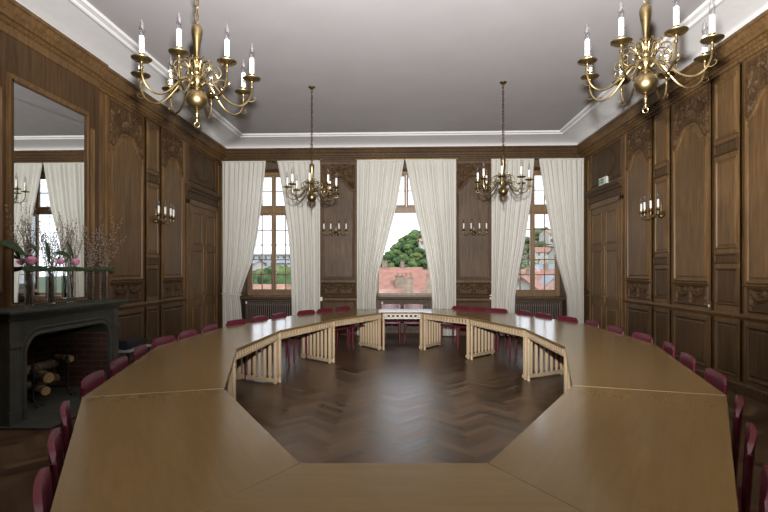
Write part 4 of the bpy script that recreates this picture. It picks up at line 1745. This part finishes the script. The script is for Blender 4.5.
# big leaves
def big_leaf(p0, p1, sag, wid, lab):
    p0, p1 = Vector(p0), Vector(p1)
    n = 14
    root = empty('broad_leaf', p0, 0, lab, 'leaf', 'broad dark leaves on the mantel')
    d = p1 - p0
    side = d.cross(Vector((1, 0, .2))).normalized()
    up = side.cross(d).normalized()
    vs, fs = [], []
    for i in range(n + 1):
        t = i / n
        c = d * t + Vector((0, 0, 1)) * sag * math.sin(PI * t)
        w = wid * math.sin(PI * min(1, t * .95 + .04)) ** .8
        vs += [c - side * w + up * w * .25, c - side * w * .5 + up * w * .06, c, c + side * w * .5 + up * w * .06, c + side * w + up * w * .25]
    for i in range(n):
        for k_ in range(4):
            q = i * 5 + k_
            fs.append((q, q + 1, q + 6, q + 5))
    mb = MB(); mb.add(vs, fs)
    lf = mb.build('leaf_blade', LEAF, root, True)
    so = lf.modifiers.new('thickness', 'SOLIDIFY'); so.thickness = .002
    mb = MB(); mb.tube([d * (i / n) + Vector((0, 0, 1)) * sag * math.sin(PI * i / n) for i in range(n + 1)], [.003 - .002 * i / n for i in range(n + 1)], 5)
    mb.build('midrib', LEAF, root, True)


def mant(px, py, X=vx + .06):
    k_ = (px - 402) / F
    Y = X / k_ * (1 + k_ * S)
    return (X, Y, zat(py, X, Y))


big_leaf(mant(27, 257), mant(-3, 243), .05, .045, 'broad dark leaf arching left out of the frame from the nearest mantel vase')
big_leaf(mant(50, 262), mant(45.5, 240), .0, .035, 'broad dark leaf standing upright, left of the two above the middle vases')
big_leaf(mant(74, 260), mant(67, 240), .0, .030, 'broad dark leaf standing upright, right of the two above the middle vases')
big_leaf(mant(39, 254), mant(29, 242), .0, .022, 'narrow dark leaf standing behind the left pink peony')
big_leaf(mant(72, 259), mant(55, 253), .03, .030, 'dark drooping leaf between the middle and right peonies')

# ------------------------------------------------------------------ the town and hill outside
GZ = -11.0
GRASS = plain('distant meadow', (0.035, 0.058, 0.022), 0.95, noise=0.3, scale=.05)
ROOFR = plain('red clay tiles', (0.245, 0.115, 0.082), 0.85, noise=0.2, scale=1.2)
ROOFO = plain('faded orange tiles', (0.29, 0.155, 0.112), 0.85, noise=0.2, scale=1.2)
SLATE = plain('grey slate', (0.16, 0.18, 0.21), 0.6, noise=0.2, scale=2)
WHW = plain('pale render', (0.42, 0.39, 0.34), 0.9, noise=0.06, scale=.5)
GRW = plain('grey render', (0.30, 0.31, 0.32), 0.9, noise=0.06, scale=.5)
STW = plain('old chimney stone', (0.22, 0.17, 0.125), 0.9, noise=0.3, scale=2)
DKW = plain('dark window glass', (0.05, 0.06, 0.07), 0.2)


def foliage(name, c0, c1):
    m, nt, b = new_mat(name)
    tc = nt.nodes.new('ShaderNodeTexCoord')
    n = nt.nodes.new('ShaderNodeTexNoise'); n.inputs['Scale'].default_value = 1.1; n.inputs['Detail'].default_value = 8
    nt.links.new(tc.outputs['Object'], n.inputs['Vector'])
    r = nt.nodes.new('ShaderNodeValToRGB')
    r.color_ramp.elements[0].position = .38; r.color_ramp.elements[1].position = .62
    r.color_ramp.elements[0].color = c0 + (1,); r.color_ramp.elements[1].color = c1 + (1,)
    nt.links.new(n.outputs['Fac'], r.inputs['Fac'])
    nt.links.new(r.outputs['Color'], b.inputs['Base Color'])
    b.inputs['Roughness'].default_value = .9
    b.inputs['Specular IOR Level'].default_value = .1
    bp = nt.nodes.new('ShaderNodeBump'); bp.inputs['Distance'].default_value = .5
    nt.links.new(n.outputs['Fac'], bp.inputs['Height']); nt.links.new(bp.outputs['Normal'], b.inputs['Normal'])
    return m


FOL = [foliage('dark foliage', (0.020, 0.042, 0.016), (0.056, 0.092, 0.034)), foliage('mid foliage', (0.032, 0.060, 0.020), (0.085, 0.125, 0.045)), foliage('light foliage', (0.055, 0.085, 0.028), (0.125, 0.165, 0.060))]


def hillz(x, y):
    # ridge rising behind the town, highest right of the middle window
    d = max(0.0, min(1.0, (y - 150) / 190))
    d = d * d * (3 - 2 * d)
    hx = 27 * math.exp(-((x - 11) / 25) ** 2) + 30 * math.exp(-((x - 98) / 38) ** 2) + 6
    side = 1 / (1 + math.exp(-(x + 38) / 14))
    return GZ + d * hx * side


mb = MB()
nx, ny = 60, 40
vs, fs = [], []
for j in range(ny + 1):
    for i in range(nx + 1):
        x = -330 + 660 * i / nx
        y = 13.5 + (520 - 13.5) * (j / ny) ** 1.3
        vs.append((x, y, hillz(x, y)))
for j in range(ny):
    for i in range(nx):
        q = j * (nx + 1) + i
        fs.append((q, q + 1, q + nx + 2, q + nx + 1))
mb.add(vs, fs)
tag(mb.build('ground', GRASS, None, True), kind='structure')


def make_tree(kind, seed):
    rnd = random.Random(seed)
    root = empty('tree')
    mb = MB()
    if kind == 'round':
        for i in range(11):
            a, rr = rnd.uniform(0, 2 * PI), rnd.uniform(0, 2.6)
            z = rnd.uniform(3.8, 7.6)
            mb.sphere((rr * math.cos(a), rr * math.sin(a), z), rnd.uniform(1.5, 2.4), 3, (1, 1, .85), .13, seed * 31 + i)
        th = 4.0
    else:
        for i in range(12):
            t = i / 11
            mb.sphere((rnd.uniform(-.3, .3), rnd.uniform(-.3, .3), 1.8 + t * 8.5), 1.7 * (1 - t) ** .7 + .35, 3, (1, 1, 1.2), .16, seed * 17 + i)
        th = 2.5
    mb.build('crown', FOL[seed % 3], root, True, auto=False)
    mb = MB(); mb.tube([(0, 0, -1.5), (0.05, 0, th * .5), (0, 0, th)], [.32, .25, .15], 8)
    mb.build('trunk', TWIG, root, True)
    return root


protos = [make_tree('round', 3), make_tree('round', 4), make_tree('round', 5), make_tree('tall', 6)]
pused = [False] * 4


def put_tree(k_, x, y, z, s, lab, grp, rz=0):
    o = protos[k_] if not pused[k_] else copy_tree(protos[k_])
    pused[k_] = True
    o.location = (x, y, z); o.scale = (s, s, s * .95); o.rotation_euler = (0, 0, rz)
    tag(o, lab, 'tree', grp)


rnd = random.Random(77)
stand = []


def clear(x, y, d):
    if any((x - a) ** 2 + (y - b) ** 2 < d * d for a, b in stand): return False
    stand.append((x, y))
    return True


HILL_HOUSES = [(534, 190), (546, 215), (555, 180), (541, 255), (560, 240), (549, 285)]
for px, y in HILL_HOUSES: stand.append((at(px, y), y)); stand.append((at(px, y) + 4, y)); stand.append((at(px, y) - 4, y))
# woodland on the hill seen through the middle window
for row in range(13):
    y = 190 + row * 13
    n = 10
    for i in range(n):
        px = 368 + 74 * (i + .5 * (row % 2) + rnd.uniform(.2, .5)) / n
        x = at(px, y)
        sc_ = rnd.uniform(.60, .85) * y / 260
        if not clear(x, y, 4.4 * sc_): continue
        put_tree([0, 1, 2][(row * 5 + i * 7) % 3], x, y, hillz(x, y) - .5, sc_, 'round leafy tree in the wood on the hill seen through the middle window', 'wood on the hill, middle window', rnd.uniform(0, 6))
# scattered trees on the slope seen through the right window
for i in range(60):
    y = rnd.uniform(150, 310)
    x = at(rnd.uniform(515, 572), y)
    if not clear(x, y, 7.5): continue
    put_tree(rnd.choice([0, 1, 2]), x, y, hillz(x, y) - .5, rnd.uniform(.7, 1.1), 'leafy tree among the hillside houses seen through the right window', 'hillside trees, right window', rnd.uniform(0, 6))
# garden trees close below the left window
for i, (px, y, kk, s) in enumerate([(245, 62, 1, 1.38), (256, 78, 0, 1.42), (267, 54, 3, 1.26), (277, 74, 2, 1.44), (290, 60, 1, 1.38), (300, 80, 0, 1.42), (237, 84, 2, 1.42), (265, 104, 0, 1.45), (286, 106, 2, 1.5)]):
    lab = 'tall conical evergreen in the garden seen through the left window' if kk == 3 else 'leafy garden tree below the skyline seen through the left window'
    put_tree(kk, at(px, y), y, GZ, s, lab, None if kk == 3 else 'garden trees, left window', i)
for i, (px, y, s) in enumerate([(372, 47, .62), (377, 56, .7), (528, 120, 1.0), (545, 112, .9)]):
    put_tree(i % 3, at(px, y), y, GZ, s, ['small tree at the lower left of the middle window, beside the houses', 'small tree at the lower left of the middle window, beside the houses', 'tree between the roofs at the left of the right window', 'tree between the roofs in the middle of the right window'][i], 'trees between the houses', i)


def house(x, y, z, w, d, h, rh, rz, roofm, wallm, lab, chim=(), floors=2, axis='x', wins=True):
    root = empty('house', (x, y, z), rz, lab, 'house', 'houses of the town outside')
    mb = MB(); mb.box((-w / 2, -d / 2, -4), (w / 2, d / 2, h))
    # gable infill
    mb.add([(-w / 2, -d / 2, h), (-w / 2, d / 2, h), (-w / 2, 0, h + rh), (w / 2, -d / 2, h), (w / 2, d / 2, h), (w / 2, 0, h + rh)], [(0, 1, 2), (3, 5, 4)])
    mb.build('walls', wallm, root)
    mb = MB()
    e = .5
    k_ = rh / (d / 2)
    t = .18
    for s in (-1, 1):
        y1 = s * (d / 2 + e)
        z1 = h - e * k_
        vs = [(-w / 2 - e, 0, h + rh), (w / 2 + e, 0, h + rh), (w / 2 + e, y1, z1), (-w / 2 - e, y1, z1)]
        mb.add(vs + [(a, b, c + t) for a, b, c in vs], [(0, 1, 2, 3), (7, 6, 5, 4), (0, 4, 5, 1), (1, 5, 6, 2), (2, 6, 7, 3), (3, 7, 4, 0)])
    mb.build('roof', roofm, root)
    for cx, cy, cw, chh in chim:
        zr = h + rh * (1 - abs(cy) / (d / 2))
        mb = MB()
        mb.box((cx - cw / 2, cy - cw * .35, zr - 1), (cx + cw / 2, cy + cw * .35, zr + chh))
        mb.box((cx - cw * .58, cy - cw * .42, zr + chh), (cx + cw * .58, cy + cw * .42, zr + chh + .12))
        c_ = mb.build('chimney', STW, root)
        for q in (-.25, .25):
            m2 = MB(); m2.lathe([(0, 0), (.13, 0), (.10, .35), (0, .35)], 8, (cx + q * cw, cy, zr + chh + .12)); m2.build('chimney_pot', ROOFR, c_)
    if wins:
        nw = max(2, int(w / 2.6))
        for fl in range(floors):
            for q in range(nw):
                xx = -w / 2 + w * (q + .5) / nw
                zz = h - 1.0 - fl * 2.9
                mb = MB(); mb.box((xx - .45, -d / 2 - .04, zz - 1.0), (xx + .45, -d / 2 + .05, zz + .4))
                mb.build('window', DKW, root)
    return root


def hz(py, y, px):
    X = at(px, y)
    return zat(py, X, y)


# middle window: big red roof, chimney stacks, small houses
def H(px, y, pytop, w, d, rh, rz, roofm, wallm, lab, chim=(), floors=2):
    X = at(px, y)
    ztop = zat(pytop, X, y)
    h = ztop - rh - GZ
    house(X, y, GZ, w, d, h, rh, rz, roofm, wallm, lab, chim, floors)


H(412, 74, 271, 12, 15, 5.0, .05, ROOFR, WHW, 'large house with a broad red roof in the middle window', [(-2, -3.5, 1.4, 1.6), (3.2, -2.5, 1.0, 1.2)])
H(408, 44, 291, 7.4, 9, 2.0, -.06, ROOFO, WHW, 'low house with an orange tiled roof and big chimneys just above the middle sill', [(.1, -1.2, .80, 1.75), (1.95, -1.0, .62, 1.6)])
H(383, 88, 277, 8, 9, 3.0, .3, ROOFO, GRW, 'pale house with small windows at the lower left of the middle window', [(1, 0, .8, 1)], 3)
H(398, 108, 268, 10, 9, 3.4, .1, ROOFR, WHW, 'red roofed house behind the broad roof, with two chimneys on the ridge', [(-3, 0, 1.2, 1.4), (1, 0, .8, 1.2)])
H(440, 96, 271, 10, 10, 3.4, -.2, ROOFR, WHW, 'red roofed house at the right of the middle window', [(-2, 0, 1, 1.4)])
x = at(423, 262); house(x, 262, hillz(x, 262) + 5, 4, 4, 2.6, 1.2, .2, ROOFO, WHW, 'cream house half hidden by trees high on the hill', (), 1)
# left window
H(266, 210, 254, 26, 12, .5, .06, GRW, GRW, 'long grey apartment building on the skyline of the left window', (), 4)
H(288, 160, 259, 8, 10, 1.4, .1, SLATE, WHW, 'white house with a slate roof beside the grey apartment building', [(2, 0, 1, 1)], 3)
H(246, 150, 260, 9, 9, 1.2, -.1, SLATE, WHW, 'white house at the left end of the skyline in the left window', (), 3)
H(250, 38, 286.5, 4.5, 5, 1.5, .3, ROOFO, WHW, 'orange roofed outbuilding at the lower left of the left window', ())
H(286, 49, 286, 4.5, 5, 1.5, -.2, ROOFR, WHW, 'red roofed outbuilding at the lower right of the left window', ())
# right window
H(526, 62, 277, 9, 9, 3.4, 1.2, ROOFR, WHW, 'house with a big red roof at the lower left of the right window', [(2, 0, .8, 1)])
H(551, 76, 276, 8, 9, 4.0, 1.45, SLATE, WHW, 'steep slate roofed house at the lower right of the right window', [(-2, -1, .9, 1.3)])
H(565, 48, 283, 5, 6, 2.4, 1.7, ROOFO, WHW, 'orange roofed house hard against the right window frame', ())
H(541, 92, 270, 9, 9, 3.0, .3, ROOFR, WHW, 'small white house with a red roof in the middle of the right window', [(1, 0, .8, 1)])
H(556, 104, 266, 9, 8, 2.6, -.3, SLATE, WHW, 'white house with a grey roof at the foot of the slope in the right window', (), 3)
for q, (px, y) in enumerate(HILL_HOUSES):
    x = at(px, y)
    house(x, y, hillz(x, y) + 3.5, 9, 7, 3.5, 2.4, .2 * (q - 2), [ROOFR, SLATE, ROOFO][q % 3], WHW, ['white house low on the wooded slope, left in the right window', 'grey roofed house half way up the slope in the right window', 'orange roofed house low on the slope, right in the right window', 'red roofed house high on the slope, left in the right window', 'grey roofed house high on the slope, right in the right window', 'topmost orange roofed house on the slope in the right window'][q])
x = at(538, 330); house(x, 330, hillz(x, 330), 9, 9, zat(229, x, 330) - hillz(x, 330), .6, 0, SLATE, GRW, 'tall grey tower block on top of the hill in the right window', (), 5)

# ------------------------------------------------------------------ light
wld = bpy.data.worlds.new('overcast sky')
scn.world = wld
wld.use_nodes = True
nt = wld.node_tree
bg = nt.nodes['Background']
tc = nt.nodes.new('ShaderNodeTexCoord')
sp = nt.nodes.new('ShaderNodeSeparateXYZ')
nt.links.new(tc.outputs['Generated'], sp.inputs[0])
cr = nt.nodes.new('ShaderNodeValToRGB')
cr.color_ramp.elements[0].position = 0.0
cr.color_ramp.elements[0].color = (0.86, 0.90, 0.96, 1)
cr.color_ramp.elements[1].position = 0.6
cr.color_ramp.elements[1].color = (0.78, 0.87, 1.0, 1)
nt.links.new(sp.outputs[2], cr.inputs['Fac'])
nt.links.new(cr.outputs['Color'], bg.inputs['Color'])
bg.inputs['Strength'].default_value = 2.6

sun = bpy.data.lights.new('sun', 'SUN')
sun.energy = 2.4
sun.angle = math.radians(6)
sun.color = (1, .96, .90)
so = bpy.data.objects.new('sun', sun)
so.rotation_euler = (math.radians(48), 0, math.radians(35))
COL.objects.link(so)

# the photographer's flash above the camera, tilted up
fl = bpy.data.lights.new('flash', 'SPOT')
fl.energy = 5200
fl.spot_size = math.radians(118)
fl.spot_blend = 1.0
fl.shadow_soft_size = .05
fl.color = (1, .97, .93)
fo = bpy.data.objects.new('flash', fl)
fo.location = (-.0, .12, 1.98)
fo.rotation_euler = (math.radians(90 + 31), 0, S - math.radians(7))
COL.objects.link(fo)

# ------------------------------------------------------------------ camera
cam = bpy.data.cameras.new('camera')
cam.sensor_width = 36
cam.lens = F / 768 * 36
cam.shift_y = 13.5 / 768
cam.clip_end = 2000
cam.clip_start = .05
co = bpy.data.objects.new('camera', cam)
co.location = (0, 0, 1.6)
co.rotation_euler = (PI / 2, 0, math.atan(S))
COL.objects.link(co)
scn.camera = co

scn.view_settings.view_transform = 'Standard'
scn.view_settings.look = 'None'
scn.view_settings.exposure = 0.0
scn.view_settings.gamma = 1.0
scn.view_settings.use_curve_mapping = False
cy = scn.cycles
cy.use_denoising = True
cy.max_bounces = 8
cy.diffuse_bounces = 4
cy.glossy_bounces = 4
cy.transparent_max_bounces = 24
cy.caustics_reflective = False
cy.caustics_refractive = False
cy.sample_clamp_indirect = 6
cy.use_adaptive_sampling = True
